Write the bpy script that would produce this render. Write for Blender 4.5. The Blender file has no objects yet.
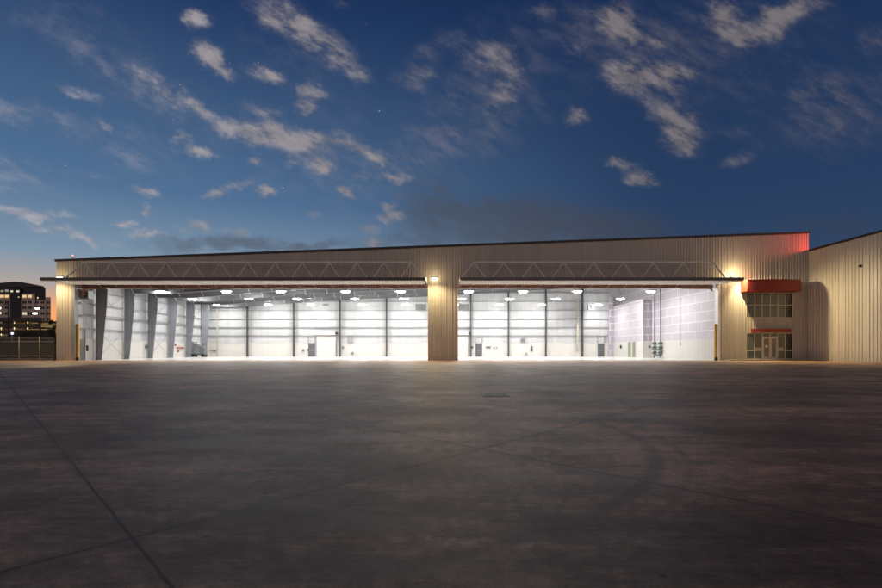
import bpy, math, random
from mathutils import Vector, Matrix
random.seed(7)
S = bpy.context.scene
COL = S.collection
R = math.radians
F, CX, HY, EYE = 520.0, 441.0, 349.5, 1.18      # focal length in px, principal column, horizon row, eye height
FAC = 55.3                                      # distance to the hangar front
BACK = 85.7

def at(px, py, Y):
    return Vector(((px - CX) * Y / F, Y, EYE + (HY - py) * Y / F))
def fx(px): return (px - CX) * FAC / F
def fz(py): return EYE + (HY - py) * FAC / F

# ------------------------------------------------------------------ mesh helper
class MB:
    def __init__(s): s.v, s.f, s.m, s.cur = [], [], [], 0
    def mat(s, i): s.cur = i; return s
    def poly(s, pts):
        b = len(s.v); s.v += [tuple(p) for p in pts]; s.f.append(list(range(b, b + len(pts)))); s.m.append(s.cur)
    def grid(s, rows):
        b = len(s.v); n = len(rows[0])
        for r in rows: s.v += [tuple(p) for p in r]
        for i in range(len(rows) - 1):
            for j in range(n - 1):
                s.f.append([b + i*n + j, b + i*n + j + 1, b + (i+1)*n + j + 1, b + (i+1)*n + j]); s.m.append(s.cur)
    def box(s, x0, y0, z0, x1, y1, z1):
        b = len(s.v)
        s.v += [(x0,y0,z0),(x1,y0,z0),(x1,y1,z0),(x0,y1,z0),(x0,y0,z1),(x1,y0,z1),(x1,y1,z1),(x0,y1,z1)]
        for q in ((0,3,2,1),(4,5,6,7),(0,1,5,4),(1,2,6,5),(2,3,7,6),(3,0,4,7)):
            s.f.append([b+i for i in q]); s.m.append(s.cur)
        return s
    def cbox(s, c, sx, sy, sz): return s.box(c[0]-sx/2, c[1]-sy/2, c[2]-sz/2, c[0]+sx/2, c[1]+sy/2, c[2]+sz/2)
    def prism(s, pts, d):                        # closed outline pushed along vector d
        b = len(s.v); n = len(pts); d = Vector(d)
        s.v += [tuple(p) for p in pts] + [tuple(Vector(p) + d) for p in pts]
        s.f.append([b+i for i in range(n)][::-1]); s.m.append(s.cur)
        s.f.append([b+n+i for i in range(n)]); s.m.append(s.cur)
        for i in range(n):
            j = (i+1) % n
            s.f.append([b+i, b+j, b+n+j, b+n+i]); s.m.append(s.cur)
        return s
    def bar(s, a, b_, w, h=None):                # rectangular bar between two points
        a, b_ = Vector(a), Vector(b_); d = (b_-a).normalized(); h = h or w
        up = Vector((0,0,1)) if abs(d.z) < .95 else Vector((0,1,0))
        u = d.cross(up).normalized(); v = u.cross(d).normalized()
        q = [a - u*w/2 - v*h/2, a + u*w/2 - v*h/2, a + u*w/2 + v*h/2, a - u*w/2 + v*h/2]
        return s.prism(q, b_-a)
    def tube(s, a, b_, r, n=10, r2=None):
        a, b_ = Vector(a), Vector(b_); d = (b_-a).normalized(); r2 = r if r2 is None else r2
        up = Vector((0,0,1)) if abs(d.z) < .95 else Vector((0,1,0))
        u = d.cross(up).normalized(); v = u.cross(d).normalized(); b = len(s.v)
        for c, rr in ((a, r), (b_, r2)):
            s.v += [tuple(c + (u*math.cos(2*math.pi*i/n) + v*math.sin(2*math.pi*i/n))*rr) for i in range(n)]
        s.f.append([b+i for i in range(n)][::-1]); s.m.append(s.cur)
        s.f.append([b+n+i for i in range(n)]); s.m.append(s.cur)
        for i in range(n):
            j = (i+1) % n
            s.f.append([b+i, b+j, b+n+j, b+n+i]); s.m.append(s.cur)
        return s
    def lathe(s, c, prof, n=16):
        c = Vector(c)
        s.grid([[c + Vector((math.cos(2*math.pi*i/n)*r, math.sin(2*math.pi*i/n)*r, z)) for i in range(n+1)] for r, z in prof])
        return s
    def build(s, name, mats, parent=None, smooth=False):
        me = bpy.data.meshes.new(name); me.from_pydata(s.v, [], s.f)
        mats = mats if isinstance(mats, (list, tuple)) else [mats]
        for m in mats: me.materials.append(m)
        me.polygons.foreach_set('material_index', s.m)
        if smooth: me.polygons.foreach_set('use_smooth', [True]*len(s.f))
        me.update(); me.validate()
        o = bpy.data.objects.new(name, me); COL.objects.link(o)
        if parent is not None:
            o.parent = parent
            w = parent; off = Vector((0,0,0))
            while w is not None: off += w.location; w = w.parent
            o.location = -off                    # vertices are written in world space, things never rotate
        return o

def thing(name, label, cat, loc=(0,0,0), group=None):
    o = bpy.data.objects.new(name, None); COL.objects.link(o); o.location = loc
    o.empty_display_size = .3
    o['label'] = label; o['category'] = cat
    if group: o['group'] = group
    return o
def tag(o, label, cat, group=None):
    o['label'] = label; o['category'] = cat
    if group: o['group'] = group
    return o
def kind(o, k): o['kind'] = k; return o
def copy_tree(o, d, parent=None):                # copy of a thing and its parts, moved by d
    c = o.copy(); COL.objects.link(c)
    if parent is None: c.location = o.location + Vector(d)
    else: c.parent = parent
    for ch in list(o.children): copy_tree(ch, d, c)
    return c

# ------------------------------------------------------------------ materials
def mat(name):
    m = bpy.data.materials.new(name); m.use_nodes = True
    nt = m.node_tree; return m, nt, nt.nodes['Principled BSDF']
def N(nt, t, **kw):
    n = nt.nodes.new(t)
    for k, v in kw.items():
        if k.startswith('i_'):
            key = k[2:]; key = int(key) if key.isdigit() else key
            n.inputs[key].default_value = v
        else: setattr(n, k, v)
    return n
def L(nt, a, b): nt.links.new(a, b)
def math_n(nt, op, a, b=None, c=None, clamp=False):
    n = nt.nodes.new('ShaderNodeMath'); n.operation = op; n.use_clamp = clamp
    for i, x in enumerate((a, b, c)):
        if x is None: continue
        if isinstance(x, (int, float)): n.inputs[i].default_value = x
        else: nt.links.new(x, n.inputs[i])
    return n.outputs[0]
def maprange(nt, x, a, b, c=0., d=1., smooth=True):
    n = nt.nodes.new('ShaderNodeMapRange'); n.interpolation_type = 'SMOOTHSTEP' if smooth else 'LINEAR'; n.clamp = True
    nt.links.new(x, n.inputs[0])
    for i, v in zip((1,2,3,4), (a,b,c,d)): n.inputs[i].default_value = v
    return n.outputs[0]
def mixc(nt, f, a, b, mode='MIX'):
    n = nt.nodes.new('ShaderNodeMix'); n.data_type = 'RGBA'; n.blend_type = mode
    for i, x in ((0, f), (6, a), (7, b)):
        if isinstance(x, (int, float)): n.inputs[i].default_value = x
        elif isinstance(x, tuple): n.inputs[i].default_value = (*x, 1) if len(x) == 3 else x
        else: nt.links.new(x, n.inputs[i])
    return n.outputs[2]

def plain(name, col, rough=.5, metal=0., var=.12, scale=1.2, stretch=(1,1,1), bump=0.):
    """painted or bare surface with uneven tone: large patches and fine grain"""
    m, nt, p = mat(name)
    tc = N(nt, 'ShaderNodeTexCoord'); mp = N(nt, 'ShaderNodeMapping'); mp.inputs['Scale'].default_value = stretch
    L(nt, tc.outputs['Object'], mp.inputs[0])
    n1 = N(nt, 'ShaderNodeTexNoise', i_Scale=scale, i_Detail=6., i_Roughness=.6); L(nt, mp.outputs[0], n1.inputs['Vector'])
    lo = tuple(c*(1-var) for c in col); hi = tuple(min(1, c*(1+var)) for c in col)
    L(nt, mixc(nt, maprange(nt, n1.outputs['Fac'], .3, .7), lo, hi), p.inputs['Base Color'])
    L(nt, maprange(nt, n1.outputs['Fac'], .2, .8, max(.02, rough-.08), min(1, rough+.08)), p.inputs['Roughness'])
    p.inputs['Metallic'].default_value = metal
    if bump:
        b = N(nt, 'ShaderNodeBump', i_Strength=bump, i_Distance=.02); L(nt, n1.outputs['Fac'], b.inputs['Height']); L(nt, b.outputs[0], p.inputs['Normal'])
    return m
def emit(name, col, st):
    m, nt, p = mat(name)
    p.inputs['Base Color'].default_value = (.8,.8,.8,1)
    p.inputs['Emission Color'].default_value = (*col, 1); p.inputs['Emission Strength'].default_value = st
    return m

M = {}
def siding_mat(name, col):
    m, nt, p = mat(name)
    tc = N(nt, 'ShaderNodeTexCoord'); sp = N(nt, 'ShaderNodeSeparateXYZ'); g_ = N(nt, 'ShaderNodeNewGeometry'); L(nt, g_.outputs['Position'], sp.inputs[0])
    run = math_n(nt, 'ADD', sp.outputs[0], sp.outputs[1])
    pan = math_n(nt, 'FLOOR', math_n(nt, 'DIVIDE', run, .915)); wn = N(nt, 'ShaderNodeTexWhiteNoise', noise_dimensions='1D'); L(nt, pan, wn.inputs['W'])
    cb = N(nt, 'ShaderNodeCombineXYZ'); L(nt, run, cb.inputs[0]); L(nt, sp.outputs[2], cb.inputs[1])
    mp = N(nt, 'ShaderNodeMapping'); mp.inputs['Scale'].default_value = (4.5,.16,1); L(nt, cb.outputs[0], mp.inputs[0])
    n1 = N(nt, 'ShaderNodeTexNoise', i_Scale=1., i_Detail=7., i_Roughness=.65); L(nt, mp.outputs[0], n1.inputs['Vector'])
    n2 = N(nt, 'ShaderNodeTexNoise', i_Scale=.4, i_Detail=5.); L(nt, cb.outputs[0], n2.inputs['Vector'])
    dirt = maprange(nt, math_n(nt, 'MULTIPLY_ADD', n2.outputs['Fac'], -1.6, sp.outputs[2]), -.9, .5, .80, 1.)    # splash band at the foot
    v_ = math_n(nt, 'MULTIPLY', maprange(nt, wn.outputs['Value'], 0, 1, .94, 1.05, False), maprange(nt, n1.outputs['Fac'], .36, .66, .92, 1.06))
    v_ = math_n(nt, 'MULTIPLY', v_, dirt)
    vs = N(nt, 'ShaderNodeVectorMath', operation='SCALE'); vs.inputs[0].default_value = col; L(nt, v_, vs.inputs['Scale']); L(nt, vs.outputs[0], p.inputs['Base Color'])
    L(nt, maprange(nt, n1.outputs['Fac'], .3, .7, .36, .52), p.inputs['Roughness'])
    return m
M['siding'] = siding_mat('beige_siding', (.43,.395,.34))
M['siding_old'] = siding_mat('tan_siding', (.55,.51,.435))
M['trim'] = plain('black_trim', (.012,.011,.012), .45)
M['leaf'] = plain('door_skin', (.055,.048,.045), .45, var=.1)
M['steel'] = plain('grey_steel', (.18,.185,.20), .5, var=.08)
M['post'] = plain('dark_post_paint', (.055,.058,.064), .5, var=.06)
M['frame'] = plain('grey_frame_paint', (.225,.24,.27), .5, var=.06)
M['girt'] = plain('galvanised', (.27,.275,.29), .45, var=.08)
M['truss'] = plain('truss_paint', (.78,.75,.69), .45, var=.1)
M['primer'] = plain('red_oxide_primer', (.45,.25,.185), .6, var=.2, scale=2.)
M['liner'] = plain('white_liner', (.60,.585,.565), .4, var=.03, scale=.6, stretch=(2.5,2.5,.2))
M['doorliner'] = plain('door_liner', (.84,.81,.78), .4, var=.05)
M['vinyl'] = plain('white_vinyl_insulation', (.475,.485,.50), .55, var=.07, scale=.55, stretch=(2.6,2.6,.25), bump=.25)
M['roofin'] = plain('grey_insulation', (.145,.155,.18), .7, var=.12, scale=.7)
M['roofout'] = plain('roof_sheet', (.25,.25,.25), .5)
M['white'] = plain('white_paint', (.72,.72,.70), .4, var=.03)
M['cream'] = plain('cream_aluminium', (.55,.51,.42), .35, var=.05)
M['red'] = plain('red_canopy', (.27,.022,.012), .4, var=.08, scale=.8)
M['yellow'] = plain('yellow_guard', (.62,.40,.06), .5, var=.12)
M['doorgrey'] = plain('door_grey', (.095,.10,.11), .45, var=.06)
M['greygreen'] = plain('grey_green_panel', (.24,.26,.20), .45, var=.05)
M['machine'] = plain('machine_grey', (.20,.22,.22), .5, var=.2, scale=3.)
M['black'] = plain('black_rubber', (.015,.015,.015), .6)
M['signred'] = plain('sign_red', (.34,.12,.10), .5)
M['pipe'] = plain('pipe_grey', (.15,.16,.17), .45, var=.1)
M['valve'] = plain('valve_green', (.09,.12,.115), .45, var=.2, scale=4.)
M['beigepost'] = plain('beige_post', (.42,.39,.33), .5)
M['fence'] = plain('fence_slat', (.045,.05,.042), .6, var=.3, scale=2., stretch=(6,1,.3))
M['fpost'] = plain('fence_post', (.30,.28,.24), .4, metal=.3, var=.1)
M['hiBay'] = emit('high_bay_lens', (1,.975,.93), 490.); M['hiBayEdge'] = emit('high_bay_lens_edge', (1,.975,.93), 340.)
M['wallpack'] = emit('wall_pack_lens', (1,.82,.52), 12.)
M['redlamp'] = emit('red_beacon', (1,.12,.09), 5.)
M['farlamp'] = emit('flood_lamp', (1,.92,.75), 9.)
M['globelamp'] = emit('globe_lamp', (.85,.85,1), 1.6)
M['decklamp'] = emit('deck_lamp', (1,.72,.38), 300.)
M['lityellow'] = emit('lit_window_yellow', (1,.68,.28), .75)
M['litwhite'] = emit('lit_window_white', (1,.86,.6), .6)
M['litdim'] = emit('lit_window_dim', (.7,.75,.45), .18)
M['farbeige'] = plain('office_panel', (.55,.48,.39), .7, var=.1, scale=.2)
M['fardark'] = plain('office_glass', (.012,.016,.03), .2, var=.2, scale=.3)
M['fardark'].node_tree.nodes['Principled BSDF'].inputs['Specular IOR Level'].default_value = .1
M['farroof'] = plain('office_roof', (.035,.032,.036), .6)
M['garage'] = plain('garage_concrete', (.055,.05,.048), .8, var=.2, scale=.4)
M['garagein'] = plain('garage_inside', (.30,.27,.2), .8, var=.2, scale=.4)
M['bark'] = plain('bark', (.05,.038,.03), .9)
M['iron'] = plain('cast_iron', (.014,.012,.011), .55, var=.3, scale=6)
M['ink'] = plain('black_lettering', (.02,.02,.02), .5)
M['paper'] = plain('paper', (.75,.73,.68), .6)

def leaf_mat():
    m, nt, p = mat('dark_leaves')
    g = N(nt, 'ShaderNodeNewGeometry')
    L(nt, mixc(nt, g.outputs['Random Per Island'], (.018,.03,.012), (.05,.075,.03)), p.inputs['Base Color'])
    p.inputs['Roughness'].default_value = .6
    return m
M['leaves'] = leaf_mat()

def glass_mat(name, tint, curtain=None):
    m, nt, p = mat(name)
    tc = N(nt, 'ShaderNodeTexCoord'); n = N(nt, 'ShaderNodeTexNoise', i_Scale=.7, i_Detail=3.); L(nt, tc.outputs['Object'], n.inputs['Vector'])
    L(nt, mixc(nt, n.outputs['Fac'], tint, tuple(c*1.5 for c in tint)), p.inputs['Base Color'])
    p.inputs['Roughness'].default_value = .08; p.inputs['IOR'].default_value = 1.5
    p.inputs['Coat Weight'].default_value = .3
    return m
M['glass'] = glass_mat('tinted_glass', (.085,.098,.085))
M['glassdark'] = glass_mat('dark_glass', (.014,.016,.016))
M['glassdoor'] = glass_mat('door_glass', (.12,.125,.105))
M['blind'] = plain('window_blind', (.17,.17,.125), .6, var=.1, scale=1., stretch=(3,1,.2))

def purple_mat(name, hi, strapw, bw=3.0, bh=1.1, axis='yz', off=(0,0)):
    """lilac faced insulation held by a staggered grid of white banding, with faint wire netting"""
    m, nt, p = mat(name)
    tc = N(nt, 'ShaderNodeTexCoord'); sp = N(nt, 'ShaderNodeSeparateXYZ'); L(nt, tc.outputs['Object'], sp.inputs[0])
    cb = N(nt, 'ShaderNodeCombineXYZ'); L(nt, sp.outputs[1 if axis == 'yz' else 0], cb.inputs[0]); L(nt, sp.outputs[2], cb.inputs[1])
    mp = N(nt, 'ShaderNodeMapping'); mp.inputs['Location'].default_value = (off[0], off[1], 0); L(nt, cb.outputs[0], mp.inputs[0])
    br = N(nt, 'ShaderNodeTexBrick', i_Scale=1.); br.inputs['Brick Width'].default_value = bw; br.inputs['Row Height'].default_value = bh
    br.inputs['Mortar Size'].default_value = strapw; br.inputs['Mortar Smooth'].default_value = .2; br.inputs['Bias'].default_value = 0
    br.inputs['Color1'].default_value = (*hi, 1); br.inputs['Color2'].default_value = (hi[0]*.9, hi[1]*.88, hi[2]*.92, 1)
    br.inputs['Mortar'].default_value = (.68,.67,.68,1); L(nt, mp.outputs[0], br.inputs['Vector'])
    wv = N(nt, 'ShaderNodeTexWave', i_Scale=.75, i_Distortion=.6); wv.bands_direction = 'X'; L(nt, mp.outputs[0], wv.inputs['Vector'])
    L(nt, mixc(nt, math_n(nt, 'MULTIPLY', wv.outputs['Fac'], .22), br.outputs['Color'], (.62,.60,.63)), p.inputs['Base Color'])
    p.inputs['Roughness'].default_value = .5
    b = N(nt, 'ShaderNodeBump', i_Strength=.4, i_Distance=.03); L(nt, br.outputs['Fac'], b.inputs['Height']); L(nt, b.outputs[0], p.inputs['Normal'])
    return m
M['purple'] = purple_mat('lilac_insulation', (.47,.44,.50), .055, off=(.9,.04))
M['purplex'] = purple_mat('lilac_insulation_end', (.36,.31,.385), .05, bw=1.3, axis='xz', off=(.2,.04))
M['purplepale'] = purple_mat('pale_lilac_insulation', (.48,.455,.50), .05, bw=2.6, off=(.3,.04))

def floor_mat():
    m, nt, p = mat('white_epoxy_floor')
    tc = N(nt, 'ShaderNodeTexCoord'); n = N(nt, 'ShaderNodeTexNoise', i_Scale=.35, i_Detail=5.); L(nt, tc.outputs['Object'], n.inputs['Vector'])
    L(nt, mixc(nt, n.outputs['Fac'], (.74,.72,.68), (.82,.81,.78)), p.inputs['Base Color'])
    p.inputs['Roughness'].default_value = .22
    return m
M['epoxy'] = floor_mat()

def ring_mask(nt, pos, cx, cy, r, w, amt):
    d = N(nt, 'ShaderNodeVectorMath', operation='DISTANCE'); L(nt, pos, d.inputs[0]); d.inputs[1].default_value = (cx, cy, 0)
    e = math_n(nt, 'ABSOLUTE', math_n(nt, 'SUBTRACT', d.outputs['Value'], r))
    return maprange(nt, e, w*.2, w, amt, 0.)
def concrete_mat():
    m, nt, p = mat('apron_concrete')
    tc = N(nt, 'ShaderNodeTexCoord'); pos = tc.outputs['Object']
    def noise(scale, det, rough=.6, stretch=None, rot=0):
        src = pos
        if stretch:
            mp = N(nt, 'ShaderNodeMapping'); mp.inputs['Scale'].default_value = stretch; mp.inputs['Rotation'].default_value = (0,0,rot); L(nt, pos, mp.inputs[0]); src = mp.outputs[0]
        n = N(nt, 'ShaderNodeTexNoise', i_Scale=scale, i_Detail=det, i_Roughness=rough); L(nt, src, n.inputs['Vector']); return n.outputs['Fac']
    big = noise(.11, 5); mid = noise(.55, 7, .65); fine = noise(9., 8, .7)
    streak = noise(1.1, 9, .7, (.3, 1.3, 1), R(8)); brush = noise(3.2, 5, .65, (.5, 7., 1), R(-49))
    grain = noise(70., 3, .6)
    # tone: two concrete hues in patches, then light and dark variation at every scale multiplied together
    hue = noise(.35, 4)
    col = mixc(nt, maprange(nt, hue, .42, .58), (.49,.285,.165), (.455,.28,.17))
    sc1 = noise(1.3, 10, .76, (.5, 1.4, 1), R(-6)); sc2 = noise(2.0, 10, .76, (.6, 1.3, 1), R(24)); blot = noise(3.4, 9, .76)
    wide = noise(.45, 9, .74, (.42, 1.2, 1), R(-20))
    val = None
    for src, a0, a1, c, d in ((big, .40, .60, .74, 1.2), (mid, .38, .62, .76, 1.2), (streak, .38, .62, 1.22, .78), (wide, .42, .6, .64, 1.48), (sc1, .555, .60, 1., 1.42), (sc2, .55, .66, 1., .74),
                              (brush, .38, .62, .92, 1.1), (blot, .40, .60, .90, 1.10), (fine, .40, .60, .80, 1.19), (grain, .35, .65, .85, 1.15)):
        f_ = maprange(nt, src, a0, a1, c, d); val = f_ if val is None else math_n(nt, 'MULTIPLY', val, f_)
    pits = N(nt, 'ShaderNodeTexVoronoi', feature='F1', i_Scale=2.3); L(nt, pos, pits.inputs['Vector'])
    val = math_n(nt, 'MULTIPLY', val, maprange(nt, pits.outputs['Distance'], .02, .06, .3, 1.))
    st = noise(.9, 3, .5); val = math_n(nt, 'MULTIPLY', val, maprange(nt, st, .6, .72, 1., .65))
    vs = N(nt, 'ShaderNodeVectorMath', operation='SCALE'); L(nt, col, vs.inputs[0]); L(nt, math_n(nt, 'MINIMUM', val, 1.9), vs.inputs['Scale']); col = vs.outputs[0]
    # tyre marks: faint dark arcs, broken up
    brk = maprange(nt, noise(.8, 4), .35, .62)
    rings = None
    for cx, cy, r, w, a in ((-2.4,7.3,5.0,.13,.75), (-2.4,7.3,5.32,.07,.35), (1.5,-6.5,13.2,.16,.6), (1.2,-6.8,14.6,.14,.4), (14,9,8.2,.15,.55),
                            (13.5,9.5,9.7,.13,.35), (-16,22,13,.2,.45), (-15.5,22,15,.2,.3), (30,38,25,.25,.4), (4,31,12,.22,.35), (-30,36,22,.3,.35),
                            (-9,-2,12.4,.12,.35), (22,24,17,.2,.35)):
        k = ring_mask(nt, pos, cx, cy, r, w, a); rings = k if rings is None else math_n(nt, 'MAXIMUM', rings, k)
    col = mixc(nt, math_n(nt, 'MULTIPLY', rings, math_n(nt, 'MULTIPLY_ADD', brk, .7, .12)), col, (.10,.07,.058))
    # pale worn scuff lines left by towing
    pale = None
    for cx, cy, r, w in ((-120,-145,211.5,.07), (62,84,80,.06), (-20,70,49,.09), (9,60,37,.08), (-14,-30,55.5,.06), (-55,40,48,.08), (20,-20,38,.03)):
        k = ring_mask(nt, pos, cx, cy, r, w, 1.); pale = k if pale is None else math_n(nt, 'MAXIMUM', pale, k)
    col = mixc(nt, math_n(nt, 'MULTIPLY', pale, maprange(nt, noise(.6, 5), .44, .58, 0, .9)), col, (.68,.52,.40))
    # saw cut joints, 12 ft panels laid askew to the building
    sp = N(nt, 'ShaderNodeSeparateXYZ'); L(nt, pos, sp.inputs[0])
    wob = math_n(nt, 'MULTIPLY', math_n(nt, 'SUBTRACT', noise(1.5, 4), .5), .035)
    def joints(nx, ny, c0, step, w):
        a = math_n(nt, 'MULTIPLY_ADD', sp.outputs[0], nx, math_n(nt, 'MULTIPLY_ADD', sp.outputs[1], ny, -c0 + step*100.5))
        a = math_n(nt, 'ADD', a, wob)
        d = math_n(nt, 'ABSOLUTE', math_n(nt, 'SUBTRACT', math_n(nt, 'MODULO', a, step), step/2))
        return maprange(nt, d, w*.45, w), maprange(nt, d, w*1.5, w*6), math_n(nt, 'FLOOR', math_n(nt, 'DIVIDE', a, step))
    ja, ha, ia = joints(.749, .663, .749*-1.927 + .663*3.245, 3.73, .016)
    jb, hb, ib = joints(.772, -.636, .772*-1.927 - .636*3.245, 4.98, .017)
    cell = N(nt, 'ShaderNodeTexWhiteNoise', noise_dimensions='2D'); cv = N(nt, 'ShaderNodeCombineXYZ'); L(nt, ia, cv.inputs[0]); L(nt, ib, cv.inputs[1]); L(nt, cv.outputs[0], cell.inputs['Vector'])
    slab = maprange(nt, cell.outputs['Value'], 0, 1, .88, 1.10, False)
    vm = N(nt, 'ShaderNodeVectorMath', operation='SCALE'); L(nt, col, vm.inputs[0]); L(nt, slab, vm.inputs['Scale']); col = vm.outputs[0]
    keep = maprange(nt, noise(.22, 3), .38, .6, .7, 1.0)
    def fade(x, k): return math_n(nt, 'SUBTRACT', 1.0, math_n(nt, 'MULTIPLY', math_n(nt, 'SUBTRACT', 1.0, x), k))
    j = math_n(nt, 'MULTIPLY', fade(ja, keep), fade(jb, keep)); h = math_n(nt, 'MULTIPLY', ha, hb)
    col = mixc(nt, h, mixc(nt, .72, (.16,.105,.085), col), col)
    col = mixc(nt, j, (.018,.014,.013), col)
    L(nt, col, p.inputs['Base Color'])
    rg = math_n(nt, 'MULTIPLY_ADD', streak, -.3, .78); rg = math_n(nt, 'MULTIPLY_ADD', mid, -.22, rg)
    L(nt, math_n(nt, 'ADD', rg, .08, clamp=True), p.inputs['Roughness'])
    p.inputs['Specular IOR Level'].default_value = .42
    hgt = math_n(nt, 'MULTIPLY_ADD', fine, .25, math_n(nt, 'MULTIPLY_ADD', grain, .12, math_n(nt, 'MULTIPLY', brush, .3)))
    hgt = math_n(nt, 'MULTIPLY_ADD', j, -.12, hgt)
    b = N(nt, 'ShaderNodeBump', i_Strength=.35, i_Distance=.012); L(nt, hgt, b.inputs['Height']); L(nt, b.outputs[0], p.inputs['Normal'])
    return m
M['apron'] = concrete_mat()
M['earth'] = plain('dark_earth', (.045,.04,.032), .95, var=.3, scale=.05)
M['walk'] = plain('walk_concrete', (.34,.31,.265), .75, var=.12, scale=1.5, bump=.2)

# ------------------------------------------------------------------ setting
g = MB(); g.poly([(-3000,-800,0),(3000,-800,0),(3000,3000,0),(-3000,3000,0)]); kind(g.build('ground', M['earth']), 'structure')
g = MB(); g.poly([(-160,-120,.004),(160,-120,.004),(160,FAC+1.0,.004),(-160,FAC+1.0,.004)]); kind(g.build('apron', M['apron']), 'structure')
g = MB(); g.box(-38.88, FAC+.45, .0, 29.58, BACK-.02, .012); kind(g.build('floor', M['epoxy']), 'structure')
g = MB(); g.box(fx(722), 53.6, 0, 38.96, FAC-.05, .13); kind(g.build('walkway', M['walk']), 'structure')

# ------------------------------------------------------------------ hangar
XL, XR = fx(57), fx(808)                         # -40.8 .. 39.0
def top(x): return 10.70 + (x - XL) * (13.68 - 10.70) / (XR - XL)
def rin(x): return 8.92 + .055 * (x + 39)
OPEN_L, OPEN_R = (fx(75), fx(428)), (fx(458), fx(718))
LW, RW = -38.9, 29.6
ZH = 8.16                                        # head of both openings
hangar = thing('hangar', 'long beige ribbed metal aircraft hangar with two wide lit door openings', 'hangar', (0, FAC, 0))

def ribs(mb, a, b, zb, zt, n, period=.305, depth=.036, phase=0.):
    """trapezoidal ribbed sheet from a to b (2-D plan points), outward normal n, heights from functions of the distance along"""
    a, b, n = Vector(a), Vector(b), Vector(n); Ln = (b-a).length; d = (b-a)/Ln
    st = []; t = -phase
    while t < Ln:
        for o, h in ((0,0), (.60,0), (.69,1), (.88,1), (.97,0)):
            q = t + o*period
            if 0 < q < Ln: st.append((q, h*depth))
        t += period
    st = [(0,0)] + st + [(Ln,0)]
    lo, hi = [], []
    for q, h in st:
        p = a + d*q + n*h
        lo.append((p.x, p.y, zb(q))); hi.append((p.x, p.y, zt(q)))
    mb.grid([lo, hi])

W0, W1 = fx(746.3), fx(792.8)
UZ0, UZ1 = fz(318.1), fz(292.6)
DZ0, DZ1 = .13, fz(332.7)
fw = MB()
def strip(x0, x1, z0, z1):
    ribs(fw, (x0, FAC), (x1, FAC), (lambda q: z0), (z1 if callable(z1) else (lambda q: z1)), (0,-1), phase=(x0 - XL) % .305)
strip(XL, XR, ZH, lambda q: top(XL + q) - .02)
strip(XL, OPEN_L[0], 0, ZH-.002); strip(OPEN_L[1], OPEN_R[0], 0, ZH-.002)
strip(OPEN_R[1], W0, 0, ZH-.002); strip(W1, XR, 0, ZH-.002)
strip(W0, W1, UZ1, ZH-.002); strip(W0, W1, DZ1, UZ0)
fw.build('front_wall', M['siding'], hangar)
# wall build-up behind the sheet
c = MB()
for x0, x1 in ((XL+.02, OPEN_L[0]-.32), (OPEN_L[1]+.08, OPEN_R[0]-.08), (OPEN_R[1]+.22, W0-.02), (W1+.02, XR-.02)):
    c.box(x0, FAC+.03, 0, x1, FAC+.55, ZH)
c.box(W0-.01, FAC+.7, 0, W1+.01, FAC+.8, ZH)
c.box(XL+.02, FAC+.03, ZH+.02, XR-.02, FAC+.35, 10.4)
c.build('wall_core', M['liner'], hangar)
j = MB(); j.box(OPEN_L[0]-.32, FAC-.05, 0, OPEN_L[0], FAC+.6, ZH-.01); j.build('jamb', M['girt'], hangar)
j = MB(); j.box(OPEN_L[1], FAC-.045, 0, OPEN_L[1]+.07, FAC+.6, ZH-.01); j.build('jamb', M['cream'], hangar)
j = MB(); j.box(OPEN_R[0]-.07, FAC-.045, 0, OPEN_R[0], FAC+.6, ZH-.01); j.build('jamb', M['cream'], hangar)
j = MB(); j.box(OPEN_R[1], FAC-.05, 0, OPEN_R[1]+.2, FAC+.6, ZH-.01); j.build('jamb', M['white'], hangar)
# corner trims and roof edge
t = MB(); t.box(XR-.12, FAC-.05, 0, XR+.03, FAC+.12, top(XR)-.03); t.build('corner_trim', M['siding'], hangar)
t = MB(); t.box(XL-.03, FAC-.05, 0, XL+.12, FAC+.12, top(XL)-.03); t.build('corner_trim', M['siding'], hangar)
t = MB(); t.prism([(XL-.15, FAC-.16, top(XL)-.16), (XR+.12, FAC-.16, top(XR)-.16), (XR+.12, FAC-.16, top(XR)+.06), (XL-.15, FAC-.16, top(XL)+.06)], (0,.45,0))
t.build('roof_edge_trim', M['trim'], hangar)
# parapet return on the high right end, outer side walls
s_ = MB(); ribs(s_, (XR, FAC+.13), (XR, BACK+.3), lambda q: 0, lambda q: top(XR)-.05, (1,0), period=.4)
ribs(s_, (XL, BACK+.3), (XL, FAC+.13), lambda q: 0, lambda q: top(XL)-.05, (-1,0), period=.4)
ribs(s_, (XR, BACK+.3), (XL, BACK+.3), lambda q: 0, lambda q: top(XR-q)-.05, (0,1), period=.4)
s_.build('outer_wall', M['siding'], hangar)
r = MB(); r.prism([(XL+.1, FAC+.36, rin(XL)), (XR-.03, FAC+.36, rin(XR)), (XR-.03, FAC+.36, rin(XR)+.25), (XL+.1, FAC+.36, rin(XL)+.25)], (0, BACK-FAC-.1, 0))
# keep the roof underside a separate colour: bottom face is the second quad loop
r.build('roof', M['roofin'], hangar)
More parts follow.
